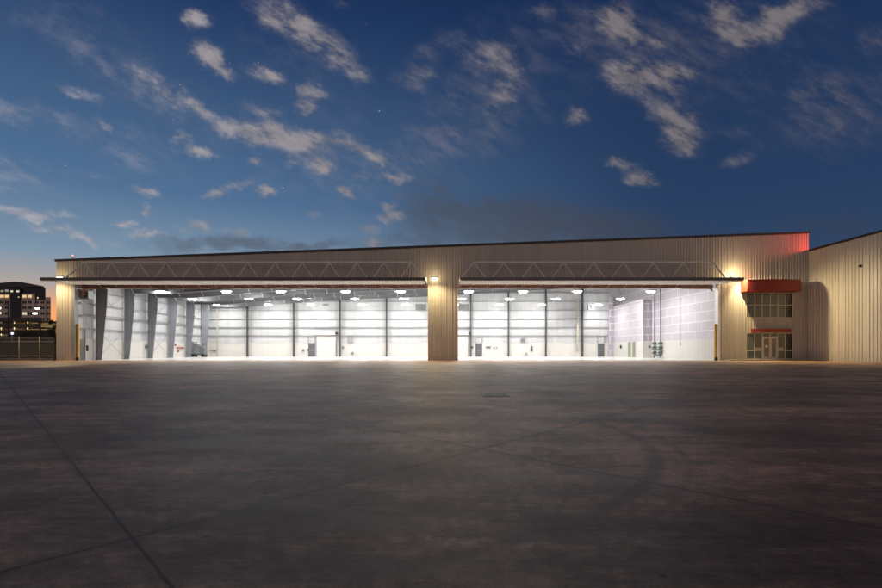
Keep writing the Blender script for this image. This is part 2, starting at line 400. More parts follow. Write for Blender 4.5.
# inside walls
LZ = 2.26
w = MB(); w.mat(0).poly([(LW,BACK,0),(RW+9,BACK,0),(RW+9,BACK,LZ),(LW,BACK,LZ)])
def wavy(x): return .035*math.sin(x*3.3) * (.6 + .4*math.sin(x*.7))
w.mat(1)
xs = [LW + i*(RW + 9 - LW)/240 for i in range(241)]
w.grid([[(x, BACK + .05 + wavy(x), LZ) for x in xs], [(x, BACK + .05 + wavy(x), rin(x)) for x in xs]])
w.build('back_wall', [M['liner'], M['vinyl']], hangar)
w = MB(); ribs(w, (LW, FAC+.5), (LW, BACK), lambda q: 0, lambda q: LZ, (1,0), depth=.02)
w.mat(1); ys = [FAC+.5 + i*(BACK-FAC-.5)/120 for i in range(121)]
w.grid([[(LW-.05+wavy(y), y, LZ) for y in ys], [(LW-.05+wavy(y), y, rin(LW)) for y in ys]])
w.build('side_wall', [M['liner'], M['vinyl']], hangar)
w = MB(); ribs(w, (RW, BACK), (RW, FAC+.5), lambda q: 0, lambda q: 2.36, (-1,0), depth=.02)
w.mat(1).poly([(RW,BACK,2.36),(RW,FAC+.5,2.36),(RW,FAC+.5,rin(RW)),(RW,BACK,rin(RW))])
w.build('side_wall', [M['liner'], M['purple']], hangar)
# girts
GZ = (3.47, 4.84, 6.22, 7.64, 9.08, 10.5)
for z in GZ:
    xa = LW + .05 if z < 8.9 else -38.9 + (z - 8.92)/.055 + 2
    m_ = MB(); m_.box(xa, BACK-.20, z-.035, 27.6, BACK-.003, z+.035); m_.box(xa, BACK-.215, z-.09, 27.6, BACK-.20, z+.035); m_.build('girt', M['girt'], hangar)
for z in GZ[:4] + (8.6,):
    m_ = MB(); m_.box(LW+.02, FAC+.55, z-.03, LW+.2, BACK-.22, z+.03); m_.box(LW+.2, FAC+.55, z-.08, LW+.215, BACK-.22, z+.03); m_.build('girt', M['girt'], hangar)
m_ = MB(); m_.box(LW+.2, BACK-.06, LZ-.03, 27.6, BACK-.004, LZ+.03); m_.build('liner_cap', M['white'], hangar)
m_ = MB(); m_.box(LW+.015, FAC+.55, LZ-.03, LW+.06, BACK-.07, LZ+.03); m_.build('liner_cap', M['white'], hangar)
# end wall posts
for px in (216.5+1.6, 248.3, 294.3, 340.4, 386.8, 433.2, 470.6, 508.2, 545.4, 581.9):
    x = (px-CX)*BACK/F; wd = .15 if px < 230 else .24
    p_ = MB(); zt = rin(x) - .02
    if px < 230:
        p_.box(x-wd/2, BACK-.42, 0, x+wd/2, BACK-.23, zt-.1); p_.build('downspout', M['beigepost'], hangar); continue
    p_.box(x-wd/2, BACK-.56, 0, x+wd/2, BACK-.545, zt); p_.box(x-.012, BACK-.545, 0, x+.012, BACK-.235, zt); p_.box(x-wd/2, BACK-.235, 0, x+wd/2, BACK-.22, zt)
    p_.box(x-wd/2-.05, BACK-.6, .012, x+wd/2+.05, BACK-.2, .03)
    p_.build('wall_post', M['post'], hangar)
p_ = MB(); x = (577-CX)*BACK/F; p_.box(x-.11, BACK-.55, .8, x+.11, BACK-.3, 9.6); p_.build('downspout', M['beigepost'], hangar)
# main frames: tapered column at the left wall, tapered rafter across
FR = [58.4 + 5.17*k for k in range(6)]
for y in FR:
    xo = LW + .22
    zk = 8.05                                    # knee
    p_ = MB()
    out = [(xo, y, 0), (xo+.42, y, 0), (xo+1.02, y, 6.4), (xo+1.08, y, zk), (xo, y, rin(xo)-.25)]
    p_.prism(out, (0,.02,0))
    fl = .15
    for a, b in ((out[1], out[2]), (out[2], out[3])):
        p_.bar((a[0], y+.01, a[2]), (b[0], y+.01, b[2]), .32, .025)
    p_.box(xo-.02, y-.15, 0, xo+.0, y+.17, rin(xo)-.3)
    p_.box(xo-.05, y-.2, .012, xo+.5, y+.22, .035)
    p_.build('frame_column', M['frame'], hangar)
    q_ = MB()
    def rb(x): return rin(x) - .22 - (1.0 if x < -30 else .85)
    pts = [(xo, y, rin(xo)-.26), (28.9, y, rin(28.9)-.26), (28.9, y, rb(28.9)), (-2, y, rb(-2)-.1), (-18, y, rb(-18)+.15), (-33, y, rb(-33)-.02), (xo+1.08, y, zk)]
    q_.prism(pts[::-1], (0,.02,0))
    for a, b in zip(pts[2:], pts[3:]): q_.bar((a[0], y+.01, a[2]), (b[0], y+.01, b[2]), .03, .3) if False else q_.prism([(a[0], y-.13, a[2]-.01), (b[0], y-.13, b[2]-.01), (b[0], y-.13, b[2]+.012), (a[0], y-.13, a[2]+.012)], (0,.28,0))
    q_.mat(1)
    x = -37.5
    while x < 28:                                # flange braces from purlin to lower flange
        z1 = rin(x)-.2; z0 = rin(x) - 1.05
        q_.bar((x, y-.02, z0), (x+.02, y-1.0, z1), .04); q_.bar((x, y+.04, z0), (x+.02, y+1.0, z1), .04)
        x += 3.05
    q_.build('rafter', [M['steel'], M['white']], hangar)
x = -37.5; k = 0
while x < 28.5:
    q_ = MB(); z = rin(x)-.005; q_.box(x-.03, FAC+.6, z-.21, x+.0, BACK-.1, z); q_.box(x-.08, FAC+.6, z-.235, x-.0, BACK-.1, z-.21); q_.build('purlin', M['steel'], hangar); x += 1.525
# cross bracing rods on the left wall
for i in (0, 2, 4):
    y0, y1 = FR[i], FR[i+1]
    b_ = MB()
    for z0, z1 in ((.2, 3.4), (5.0, 7.7)):
        b_.tube((LW+.25, y0+.1, z0), (LW+.25, y1-.1, z1), .022, 6); b_.tube((LW+.27, y0+.1, z1), (LW+.27, y1-.1, z0), .022, 6)
    b_.build('brace_rod', M['girt'], hangar)
# conduit along the left wall
b_ = MB(); b_.tube((LW+.4, FAC+.8, 4.98), (LW+.4, BACK-.4, 4.98), .04, 8); b_.build('conduit', M['pipe'], hangar)
# headers: red primed beam over both openings with pale diagonal braces
for x0, x1, sg in ((OPEN_L[0], OPEN_L[1], -1), (OPEN_R[0], OPEN_R[1], 1)):
    h = MB(); h.box(x0+.05, FAC+.9, 7.84, x1-.05, FAC+.93, 8.5); h.box(x0+.05, FAC+.72, 7.81, x1-.05, FAC+1.1, 7.84)
    h.mat(1); n = int((x1-x0)/1.75)
    for i in range(1, n):
        xx = x0 + (x1-x0)*i/n
        h.bar((xx, FAC+.86, 8.3), (xx - sg*.55, FAC+.70, 7.86), .05)
    h.build('header_beam', [M['primer'], M['doorliner']], hangar)
# small wing bracket of the right door, under the head near the right jamb
h = MB(); h.prism([(25.6, FAC+.62, 7.86), (29.2, FAC+.62, 7.82), (29.2, FAC+.62, 7.45), (29.08, FAC+.62, 7.45), (28.95, FAC+.62, 7.68), (26.0, FAC+.62, 7.70)], (0,.06,0)); h.build('hinge_bracket', M['primer'], hangar)
h = MB(); h.prism([(-38.6, FAC+.62, 7.86), (-35.4, FAC+.62, 7.86), (-35.4, FAC+.62, 7.80), (-38.2, FAC+.62, 7.62), (-38.48, FAC+.62, 6.8), (-38.6, FAC+.62, 6.8)], (0,.06,0)); h.build('hinge_bracket', M['primer'], hangar)

# --- glazed entrance block on the right
cols = [fx(p) for p in (746.3, 754.7, 762.1, 770.2, 777.6, 785.4, 792.8)]
def mull(mb, x, z0, z1): mb.box(x-.045, FAC-.02, z0, x+.045, FAC+.14, z1)
up = MB()
for x in cols: mull(up, x, UZ0, UZ1)
zm = fz(305.2)
for a, b in zip(cols, cols[1:]):
    for z in (UZ0+.04, zm, UZ1-.04): up.box(a+.045, FAC-.015, z-.04, b-.045, FAC+.135, z+.04)
win = up.build('window', M['cream'], hangar)
for i, (a, b) in enumerate(zip(cols, cols[1:])):
    for z0, z1 in ((UZ0+.08, zm-.04), (zm+.04, UZ1-.08)):
        mt = M['glassdark'] if i == 5 else M['glass']
        q_ = MB(); q_.box(a+.045, FAC+.05, z0, b-.045, FAC+.07, z1); q_.build('pane', [mt], win)
        if False: pass
bl = MB(); bl.box(cols[1]+.2, FAC+.048, UZ0+.085, cols[5]-.06, FAC+.0495, UZ0+1.0) if False else None
lo = MB()
for i, x in enumerate(cols): mull(lo, x, DZ0, DZ1)
zr = fz(350.6); zd = fz(337.5)
for i, (a, b) in enumerate(zip(cols, cols[1:])):
    for z in ((DZ0+.04, zr, DZ1-.04) if i not in (2,3) else (zd+.05, DZ1-.04)): lo.box(a+.045, FAC-.015, z-.04, b-.045, FAC+.135, z+.04)
win2 = lo.build('window', M['cream'], hangar)
for i, (a, b) in enumerate(zip(cols, cols[1:])):
    for z0, z1 in (((DZ0+.08, zr-.04), (zr+.04, DZ1-.08)) if i not in (2,3) else ((zd+.09, DZ1-.08),)):
        q_ = MB(); q_.box(a+.045, FAC+.05, z0, b-.045, FAC+.07, z1); q_.build('pane', M['glassdark'] if i == 5 else M['glass'], win2)
for i in (2, 3):
    a, b = cols[i]+.05, cols[i+1]-.05
    if i == 2: b += .035
    else: a -= .035
    d = MB(); z1 = zd
    d.box(a, FAC-.03, DZ0+.01, a+.13, FAC+.03, z1); d.box(b-.13, FAC-.03, DZ0+.01, b, FAC+.03, z1)
    d.box(a+.13, FAC-.029, z1-.13, b-.13, FAC+.029, z1); d.box(a+.13, FAC-.029, DZ0+.01, b-.13, FAC+.029, DZ0+.27)
    dr = d.build('door', M['cream'], hangar)
    q_ = MB(); q_.box(a+.13, FAC-.008, DZ0+.27, b-.13, FAC+.008, z1-.13); q_.build('pane', M['glassdoor'], dr)
    hx = b-.19 if i == 2 else a+.19
    q_ = MB(); q_.prism([(hx-.016, FAC-.012, .95), (hx-.016, FAC-.09, .95), (hx-.016, FAC-.09, 1.35), (hx-.016, FAC-.012, 1.35), (hx-.016, FAC-.012, 1.32), (hx-.016, FAC-.065, 1.32), (hx-.016, FAC-.065, .98), (hx-.016, FAC-.012, .98)], (.032,0,0)); q_.build('handle', M['girt'], dr)
    if i == 2:
        q_ = MB(); q_.box(a+.3, FAC-.014, 1.38, a+.52, FAC-.009, 1.66); q_.build('notice', M['paper'], dr)
for x0, x1 in ((cols[1]+.12, cols[2]-.08), (cols[4]+.08, cols[5]-.2)):
    q_ = MB(); q_.box(x0, FAC+.044, zr+.07, x1, FAC+.049, zr+.32); q_.build('notice', M['cream'], win2)
# curved red canopies
def canopy(x0, x1, z0, z1, p0, p1, n=24):
    m_ = MB(); f = []
    for i in range(n+1):
        t_ = i/n; x = x0 + (x1-x0)*t_; f.append((x, FAC - .04 - p0 - (p1-p0)*(1-(2*t_-1)**2)))
    out = [(x0, FAC-.04)] + f + [(x1, FAC-.04)]
    m_.prism([(x, y, z0) for x, y in out], (0,0,z1-z0))
    e = [(x, y-.02) for x, y in f]
    o = m_.build('canopy', M['red'], hangar)
    g_ = MB()
    for z in (z0-.03, z1):
        ring = [(x0-.02, FAC-.04)] + [(x + (-.02 if i == 0 else .02 if i == n else 0), y-.02) for i, (x, y) in enumerate(f)] + [(x1+.02, FAC-.04)]
        g_.prism([(x, y, z+.002) for x, y in ring], (0,0,.026))
    g_.build('canopy_edge', M['red'], o)
    return o
canopy(31.85, 37.45, 7.28, 8.42, 1.2, 1.6)
canopy(32.94, 36.99, 3.05, 3.32, .35, .75)

# --- steel doors and roll-up doors inside
def man_door(px, x_door=None, wd=.92, h=2.15, light=False):
    x = (px-CX)*BACK/F
    fr = MB(); y = BACK-.06
    fr.box(x-wd/2-.07, y-.05, 0, x-wd/2, y+.05, h+.07); fr.box(x+wd/2, y-.05, 0, x+wd/2+.07, y+.05, h+.07); fr.box(x-wd/2, y-.05, h, x+wd/2, y+.05, h+.07)
    d = MB(); d.box(x-wd/2+.005, y-.02, .015, x+wd/2-.005, y+.03, h-.005); dr = d.build('door', M['doorgrey'], hangar)
    fr.build('frame', M['doorgrey'], dr)
    q_ = MB(); q_.box(x-wd/2+.1, y-.08, .98, x+wd/2-.08, y-.02, 1.06); q_.build('handle', M['girt'], dr)
    for xx in (x-wd/2-.12, x+wd/2+.12):          # framed opening up to the girt above
        g_ = MB(); g_.box(xx-.05, BACK-.19, h+.1, xx+.05, BACK-.06, 3.42); g_.build('door_framing', M['girt'], hangar)
man_door(311.8); man_door(478.8); man_door(600.9)
def roll_door(p0, p1, zt, xcut=None):
    x0, x1 = (p0-CX)*BACK/F, (p1-CX)*BACK/F
    m_ = MB(); n = 34; rows = []
    for i in range(n+1):
        z = .02 + (zt-.02)*i/n; y = BACK - .10 - (.018 if i % 2 else 0); rows.append([(x0+.08, y, z), (x1-.08, y, z)])
    m_.grid(rows); rd = m_.build('roller_door', M['liner'], hangar)
    for xx in (x0, x1): q_ = MB(); q_.box(xx-.08, BACK-.18, 0, xx+.08, BACK-.05, zt+.2); q_.build('guide_rail', M['girt'], rd)
    q_ = MB(); q_.box(x0-.1, BACK-.5, zt+.02, x1+.1, BACK-.19, zt+.5); q_.build('shutter_hood', M['white'], rd)
    q_ = MB(); q_.box(x0-.3, BACK-.26, zt+1.15, x1+.5, BACK-.225, zt+1.33); q_.build('header_channel', M['steel'], rd)
    q_ = MB(); q_.box(x1-.05, BACK-.7, zt+.1, x1+.35, BACK-.35, zt+.5); q_.build('door_motor', M['black'], rd)
roll_door(316.3, 336.2, 3.55); roll_door(448, 468.4, 3.55)

# ------------------------------------------------------------------ hydraulic doors, swung open overhead
def hangar_door(x0, x1, label, tt0, tt1, npan, skin):
    root = thing('hangar_door', label, 'hangar door', ((x0+x1)/2, FAC, 8.1), 'hydraulic hangar doors swung open')
    yo, zo, yi, zi, th = 50.5, 7.885, FAC-.12, 8.10, .30
    def lf(y): return zo + (zi-zo)*(y-yo)/(yi-yo)
    m_ = MB(); m_.prism([(x0, yo, zo+.012), (x0, yi, zi+.012), (x0, yi, zi+th*.6), (x0, yo, zo+th)], (x1-x0,0,0)); m_.build('door_leaf', skin, root)
    # ribbed white liner under the leaf
    m_ = MB(); a, b = [], []; x = x0 + .08
    while x < x1 - .1:
        for o, h in ((0,0), (.17,0), (.2,.06), (.26,.06), (.29,0)):
            if x+o < x1-.08: a.append((x+o, yo+.04, zo+.004-h)); b.append((x+o, yi-.02, zi+.004-h))
        x += .305
    m_.grid([a, b]); m_.build('liner', M['doorliner'], root)
    # outer truss standing on the leaf
    yt = 53.55; zb = lf(yt) + .42; zt = EYE + (HY-262)*yt/F
    tx0, tx1 = (tt0-CX)*yt/F, (tt1-CX)*yt/F
    m_ = MB(); m_.bar((tx0, yt, zt), (tx1, yt, zt), .11); m_.build('top_chord', M['truss'], root)
    m_ = MB(); m_.bar((x0+.1, yt, zb), (x1-.1, yt, zb), .11); m_.build('bottom_chord', M['truss'], root)
    for xa, xb in ((tx0, x0+.15), (tx1, x1-.15)):
        m_ = MB(); m_.bar((xa, yt, zt), (xb, yt, zb), .11); m_.build('end_diagonal', M['truss'], root)
    step = (tx1-tx0)/npan
    for i in range(npan):
        xa = tx0 + step*i
        for s0, s1 in (((xa, zt), (xa+step*.40, zb)), ((xa+step, zt), (xa+step*.60, zb))):
            m_ = MB(); m_.bar((s0[0], yt, s0[1]-.05), (s1[0], yt, s1[1]+.05), .075); m_.build('web_diagonal', M['truss'], root)
    for i in range(npan*1+1):                   # stays down to the outer edge of the leaf
        xa = tx0 + step*i
        m_ = MB(); m_.tube((xa, yt, zt-.06), (xa, 51.2, lf(51.2)+.38), .018, 6); m_.build('stay', M['truss'], root)
    # hydraulic cylinders at both jambs
    for xx in (x0+.25, x1-.25):
        m_ = MB(); m_.tube((xx, FAC-.05, 5.6), (xx, 54.3, 6.9), .06, 8) if False else m_.box(xx-.06, FAC-.6, zi-.12, xx+.06, FAC-.13, zi-.02)
        m_.build('hinge', M['steel'], root)
    return root
hangar_door(-38.95, -1.45, 'left hangar door, the longer one, raised flat with lattice truss on top', 84.5, 411, 12, M['leaf'])
hangar_door(1.83, 29.45, 'right hangar door, the shorter one, raised flat with lattice truss on top', 474, 713, 8, plain('door_skin_lit', (.10,.095,.09), .45, var=.1))  # right leaf skin paler, its stronger lighting put into the colour

# yellow jamb guards
for x, lab in ((OPEN_L[0]+.13, 'yellow steel guard at the left edge of the left opening'), (OPEN_R[1]-.12, 'yellow steel guard at the right edge of the right opening')):
    t = thing('jamb_guard', lab, 'guard', (x, FAC+.3, 0), 'yellow guards at the door jambs')
    m_ = MB(); m_.box(x-.1, FAC+.22, .0, x+.1, FAC+.4, 3.9); m_.build('guard_post', M['yellow'], t)
    m_ = MB(); m_.box(x-.16, FAC+.1, .004, x+.16, FAC+.216, .34); m_.build('rubber_foot', M['black'], t)

# ------------------------------------------------------------------ lights inside
hb = None
bays = {'left': {63.3: (160, 226.5, 280.8, 345.5, 400.8), 71.9: (192, 248.7, 297, 354.6, 403.6), 81.8: (216.4, 268, 310.7, 362, 405.5)},
        'right': {63.3: (468.7, 523, 577.2, 650.8), 71.9: (461.6, 509.3, 555.9, 620.5), 81.8: (458.4, 499.7, 541.6, 598.7)}}
rowname = {63.3: 'front', 71.9: 'middle', 81.8: 'rear'}
rowpy = {63.3: 291.9, 71.9: 299.2, 81.8: 304.9}
ordn = ('first', 'second', 'third', 'fourth', 'fifth')
for bay, rows in bays.items():
    for Y, pxs in rows.items():
        for i, px in enumerate(pxs):
            p = at(px, rowpy[Y], Y)
            lab = f'glowing high bay light, {ordn[i]} from the left in the {rowname[Y]} row behind the {bay} opening'
            if hb is None:
                hb = thing('high_bay_light', lab, 'ceiling light', p, 'high bay lights under the hangar roof')
                m_ = MB(); x, y, z = p
                el_ = [(math.cos(k*math.pi/10), math.sin(k*math.pi/10)) for k in range(20)]
                m_.grid([[(x+c_*.5*f_, y+s_*.22*f_, z+h_) for c_, s_ in el_ + el_[:1]] for f_, h_ in ((1,.05), (.97,-.02), (.8,-.065))])
                m_.mat(1).poly([(x+c_*.40, y+s_*.176, z-.065) for c_, s_ in el_[::-1]]); m_.build('lens', [M['hiBayEdge'], M['hiBay']], hb)
                m_ = MB(); m_.box(x-.64, y-.26, z+.062, x+.64, y+.26, z+.15); m_.box(x-.3, y-.14, z+.15, x+.3, y+.14, z+.24); m_.build('housing', M['white'], hb)
                for q in (-.28, .28): m_ = MB(); m_.tube((x+q, y, z+.2), (x+q, y, z+1.1), .012, 5); m_.build('hanger', M['girt'], hb)
                p0 = p
            else:
                c = copy_tree(hb, p - p0); c['label'] = lab

# ------------------------------------------------------------------ wall packs on the front
for px, py, e, lab in ((61, 277.6, 2200, 'warm wall lamp at the top of the left end pillar'), (434.6, 278.2, 2000, 'warm wall lamp at the top of the middle pillar'), (732.7, 278, 4300, 'warm wall lamp above the right end of the right hangar door')):
    x, z = fx(px), fz(py)
    t = thing('wall_pack', lab, 'wall lamp', (x, FAC, z), 'warm wall lamps along the hangar front')
    m_ = MB(); m_.prism([(x-.3, FAC-.04, z+.16), (x-.3, FAC-.22, z+.16), (x-.3, FAC-.34, z+.02), (x-.3, FAC-.04, z+.02)], (.6,0,0)); m_.build('housing', M['steel'], t)
    m_ = MB(); m_.prism([(x-.27, FAC-.05, z+.018), (x-.27, FAC-.32, z+.018), (x-.27, FAC-.28, z-.12), (x-.27, FAC-.05, z-.16)], (.54,0,0)); m_.build('lens', M['wallpack'], t)
    for kd, en in (('SPOT', e), ('POINT', e*(.03 if px < 500 else .055))):
        ld = bpy.data.lights.new('wall_pack_light', kd); ld.energy = en; ld.color = (1, .77, .41); ld.shadow_soft_size = .09
        if kd == 'SPOT': ld.spot_size = R(168 if x < 20 else 136); ld.spot_blend = .9
        lo_ = bpy.data.objects.new('wall_pack_light', ld); COL.objects.link(lo_); lo_.parent = t; lo_.location = (0, -1.05, 0.05 if x < 20 else .3)
        if kd == 'SPOT': lo_.rotation_euler = Vector((0,-.45,-.9) if x < 20 else (.55,-.3,-.88)).to_track_quat('-Z', 'Y').to_euler()
# red obstruction beacons on the roof edge
for x, e, lab in ((fx(72), 10, 'small red beacon on the roof edge above the left end'), (41.3, 760, 'red beacon on the roof of the right hand wing, washing the high corner red')):
    zt = top(x) + .06
    t = thing('obstruction_light', lab, 'beacon', (x, FAC+.1, zt), 'red beacons on the roof edge')
    hgt = .3; yb = FAC + .1
    if x > 0: x, yb, zt = 41.0, 52.4, 11.58; t.location = (x, yb, zt)
    if True:
        m_ = MB(); m_.tube((x, yb, zt), (x, yb, zt+hgt), .03, 8); m_.build('stem', M['steel'], t)
        m_ = MB(); m_.lathe((x, yb, zt+hgt), [(.001,0),(.05,0),(.065,.04),(.06,.10),(.035,.14),(.001,.15)], 12); m_.build('lens', M['redlamp'], t)
        off = (0, -.35, hgt+.15) if x < 0 else (-.3, -.1, hgt+.3)
    ld = bpy.data.lights.new('beacon_light', 'POINT'); ld.energy = e; ld.color = (1, .07, .04); ld.shadow_soft_size = .1 if x < 0 else .4
    lo_ = bpy.data.objects.new('beacon_light', ld); COL.objects.link(lo_); lo_.parent = t; lo_.location = off

# ------------------------------------------------------------------ right wall bump-out room, riser, etc.
room = thing('store_room', 'white partitioned room against the lilac right wall inside the hangar', 'room', (29, 73, 0))
XB = 28.35; BH = 8.17
m_ = MB(); m_.poly([(XB,73,.012),(XB,BACK-.3,.012),(XB,BACK-.3,2.36),(XB,73,2.36)]); m_.mat(1).poly([(XB,73,2.36),(XB,BACK-.3,2.36),(XB,BACK-.3,BH),(XB,73,BH)])
m_.mat(0).poly([(XB,73,BH),(XB,BACK-.3,BH),(RW-.03,BACK-.3,BH),(RW-.03,73,BH)])
m_.build('side_wall', [M['liner'], M['purplepale']], room)
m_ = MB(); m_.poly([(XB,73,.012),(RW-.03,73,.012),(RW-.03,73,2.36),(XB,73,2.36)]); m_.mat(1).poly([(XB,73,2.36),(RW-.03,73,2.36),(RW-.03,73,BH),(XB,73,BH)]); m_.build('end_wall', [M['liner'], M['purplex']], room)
m_ = MB(); m_.box(XB-.06, 72.94, .012, XB+.04, 73.04, BH+.05); m_.build('corner_post', M['white'], room)
m_ = MB(); m_.box(XB-.05, 73.05, BH, XB+.02, BACK-.3, BH+.07); m_.build('top_rail', M['white'], room)
for pa, pb in ((628.3, 631), (632.6, 635.4)):
    ya, yb = XB*F/(pb-CX), XB*F/(pa-CX)
    m_ = MB(); m_.box(XB-.04, ya, .05, XB-.004, yb, 2.3); m_.build('panel', M['greygreen'], room)
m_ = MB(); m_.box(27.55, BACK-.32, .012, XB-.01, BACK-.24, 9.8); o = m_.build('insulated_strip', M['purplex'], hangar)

riser = thing('sprinkler_riser', 'cluster of dark pipes and green valves by the lilac wall', 'pipes', (29.0, 70, 0))
for k, (px, Y) in enumerate(((654.5, 71.5), (660.5, 69.5))):
    x = (px-CX)*Y/F
    m_ = MB(); m_.tube((x, Y, .1), (x, Y, 11.6), .075 if k else .06, 10); m_.build('pipe', M['pipe'], riser, True)
    for z in (.75, 1.45, 2.0):
        m_ = MB(); m_.tube((x, Y, z-.2), (x, Y, z+.2), .2, 12); m_.tube((x-.34, Y-.05, z), (x+.34, Y-.05, z), .1, 10); m_.build('valve', M['valve'], riser)
    m_ = MB(); m_.tube((x-.02, Y-.3, 1.42), (x-.02, Y-.26, 1.42), .22, 12); m_.build('handwheel', M['valve'], riser)
xa, xb = (654.5-CX)*71.5/F, (660.5-CX)*69.5/F
m_ = MB(); m_.tube((xa-.5, 71.0, 1.15), (xb+.3, 69.7, 1.15), .13, 10); m_.tube((xa-.3, 71.0, .45), (xb+.2, 69.7, .45), .1, 10); m_.tube((xa-.3, 71, .45), (xa-.3, 71, 0.02), .07, 8); m_.build('manifold', M['valve'], riser)
for px, py in ((649.8, 346.8), (663.3, 346.8)):
    p = at(px, py, 70); m_ = MB(); m_.cbox(p, .3, .2, .36); m_.build('gauge_box', M['pipe'], riser)

def small_box(name, label, cat, px, py, sx, sz, m, Y=BACK-.12, sy=.16, group=None):
    p = at(px, py, Y); b_ = MB(); b_.cbox(p, sx, sy, sz); b_.cbox(p + Vector((0,-sy/2-.008,0)), sx*.8, .016, sz*.8)
    o = b_.build(name, m); tag(o, label, cat, group); return o
small_box('switch_box', 'dark switch box on the back wall left of the first steel door', 'switch box', 303.2, 350.5, .28, .42, M['pipe'])
small_box('switch_box', 'dark switch box beside the hinge side of the first steel door', 'switch box', 307.6, 349.8, .22, .34, M['pipe'])
small_box('control_box', 'grey control box on the back wall high up right of the left roller door', 'control box', 350.4, 340, .75, 1.1, M['girt'])
small_box('switch_box', 'small dark box low on the back wall right of the left roller door', 'switch box', 343, 347.6, .25, .4, M['pipe'])
small_box('switch_box', 'brown dark box near the floor under the high grey control box', 'switch box', 352.6, 353.5, .3, .4, M['pipe'])
small_box('switch_box', 'black box on the back wall left of the steel door behind the right opening', 'switch box', 472.3, 347.3, .25, .36, M['black'])
small_box('control_box', 'grey equipment box high on the back wall behind the right opening', 'control box', 523, 340.4, .62, .62, M['pipe'])
small_box('wall_phone', 'black upright wall box with a cable hanging from the roof', 'wall box', 531.6, 348.6, .28, .85, M['black'])
small_box('outlet_box', 'grey outlet near the floor below the high equipment box', 'outlet', 526.3, 354, .3, .38, M['girt'])
small_box('vent_grille', 'dark vent grille high on the back wall above the left roller door', 'vent', 325.5, 304.9, .85, .25, M['steel'])
b_ = MB(); p = at(617.4, 346.8, 82); b_.box(XB-.14, 81.6, p.z-.25, XB-.005, 82.0, p.z+.25); tag(b_.build('alarm_box', M['black']), 'small black box on the white side of the store room', 'alarm box')
# hanging cables
for px, Y, z0, lab in ((532, 80, 1.6, 'thin cable hanging to the black upright wall box'), (691, 64, 2.0, 'thin cable hanging in front of the lilac right wall')):
    x = (px-CX)*Y/F; x = min(x, RW-.15)
    b_ = MB(); b_.tube((x, Y, z0), (x, Y, rin(x)-.3), .022, 6); b_.tube((x, Y, z0-.35), (x, Y, z0), .05, 8); tag(b_.build('hanging_cable', M['girt']), lab, 'cable')
# lettering on the back wall (black, small)
def text(body, px, py, size, Y, label, cat):
    cu = bpy.data.curves.new('wall_lettering', 'FONT'); cu.body = body; cu.size = size; cu.extrude = .006; cu.offset = .012
    o = bpy.data.objects.new('wall_lettering', cu); COL.objects.link(o); p = at(px, py, Y); o.location = p; o.rotation_euler = (R(90),0,0)
    bpy.context.view_layer.update()
    me = bpy.data.meshes.new_from_object(o.evaluated_get(bpy.context.evaluated_depsgraph_get())); me.materials.clear(); me.materials.append(M['ink'])
    m2 = bpy.data.objects.new('wall_lettering', me); COL.objects.link(m2); m2.location = p; m2.rotation_euler = (R(90),0,0); m2.scale = (.75,1,1)
    bpy.data.objects.remove(o); m2.name = 'wall_lettering'; tag(m2, label, cat); return m2
text('FIRE', 485.9, 348.8, .62, BACK-.03, 'bold black lettering on the white back wall right of a steel door', 'lettering')
small_box('notice_board', 'small grey plate to the right of the black wall lettering', 'notice', 494, 347.6, .25, .25, M['girt'], sy=.03)
small_box('notice_board', 'second grey plate farthest right of the black wall lettering', 'notice', 496.8, 347.6, .22, .25, M['girt'], sy=.03)
# unit heaters and duct
def heater(px, py, Y, sx, sz, lab, sy=.8, fan=True):
    p = at(px, py, Y); t = thing('unit_heater', lab, 'heater', p, 'unit heaters under the roof')
    b_ = MB(); b_.cbox(p, sx, sy, sz); b_.build('casing', M['machine'], t)
    if not fan:
        for k in range(7): b_ = MB(); zz_ = -sz*.38 + k*sz*.127; b_.cbox(p + Vector((0,-sy/2-.012,zz_)), sx*.86, .02, sz*.05); b_.build('louvre', M['girt'], t)
    else:
      b_ = MB(); b_.tube(p + Vector((sx*.12,-sy/2-.05,0)), p + Vector((sx*.12,-sy/2-.002,0)), min(sx,sz)*.34, 20); b_.build('fan', M['black'], t)
      b_ = MB(); b_.tube(p + Vector((sx*.12,-sy/2-.09,0)), p + Vector((sx*.12,-sy/2-.051,0)), min(sx,sz)*.09, 12); b_.build('fan_hub', M['white'], t)
    for q in (-.4, .4): b_ = MB(); b_.tube(p + Vector((sx*q,0,sz/2)), p + Vector((sx*q,0,sz/2+1.1)), .025, 6); b_.build('hanger', M['pipe'], t)
heater(86.8, 295, 56.4, .85, .9, 'grey unit heater with a round fan hung near the left jamb')
heater(590.5, 307, 83, .9, .85, 'dark unit heater hung under the roof left of the lilac wall')
heater(421, 307.5, 80, 1.6, 1.0, 'large grey unit heater hung left of the middle pillar', fan=False)
heater(463.5, 307.5, 80, 1.6, 1.0, 'large grey unit heater hung right of the middle pillar', fan=False)
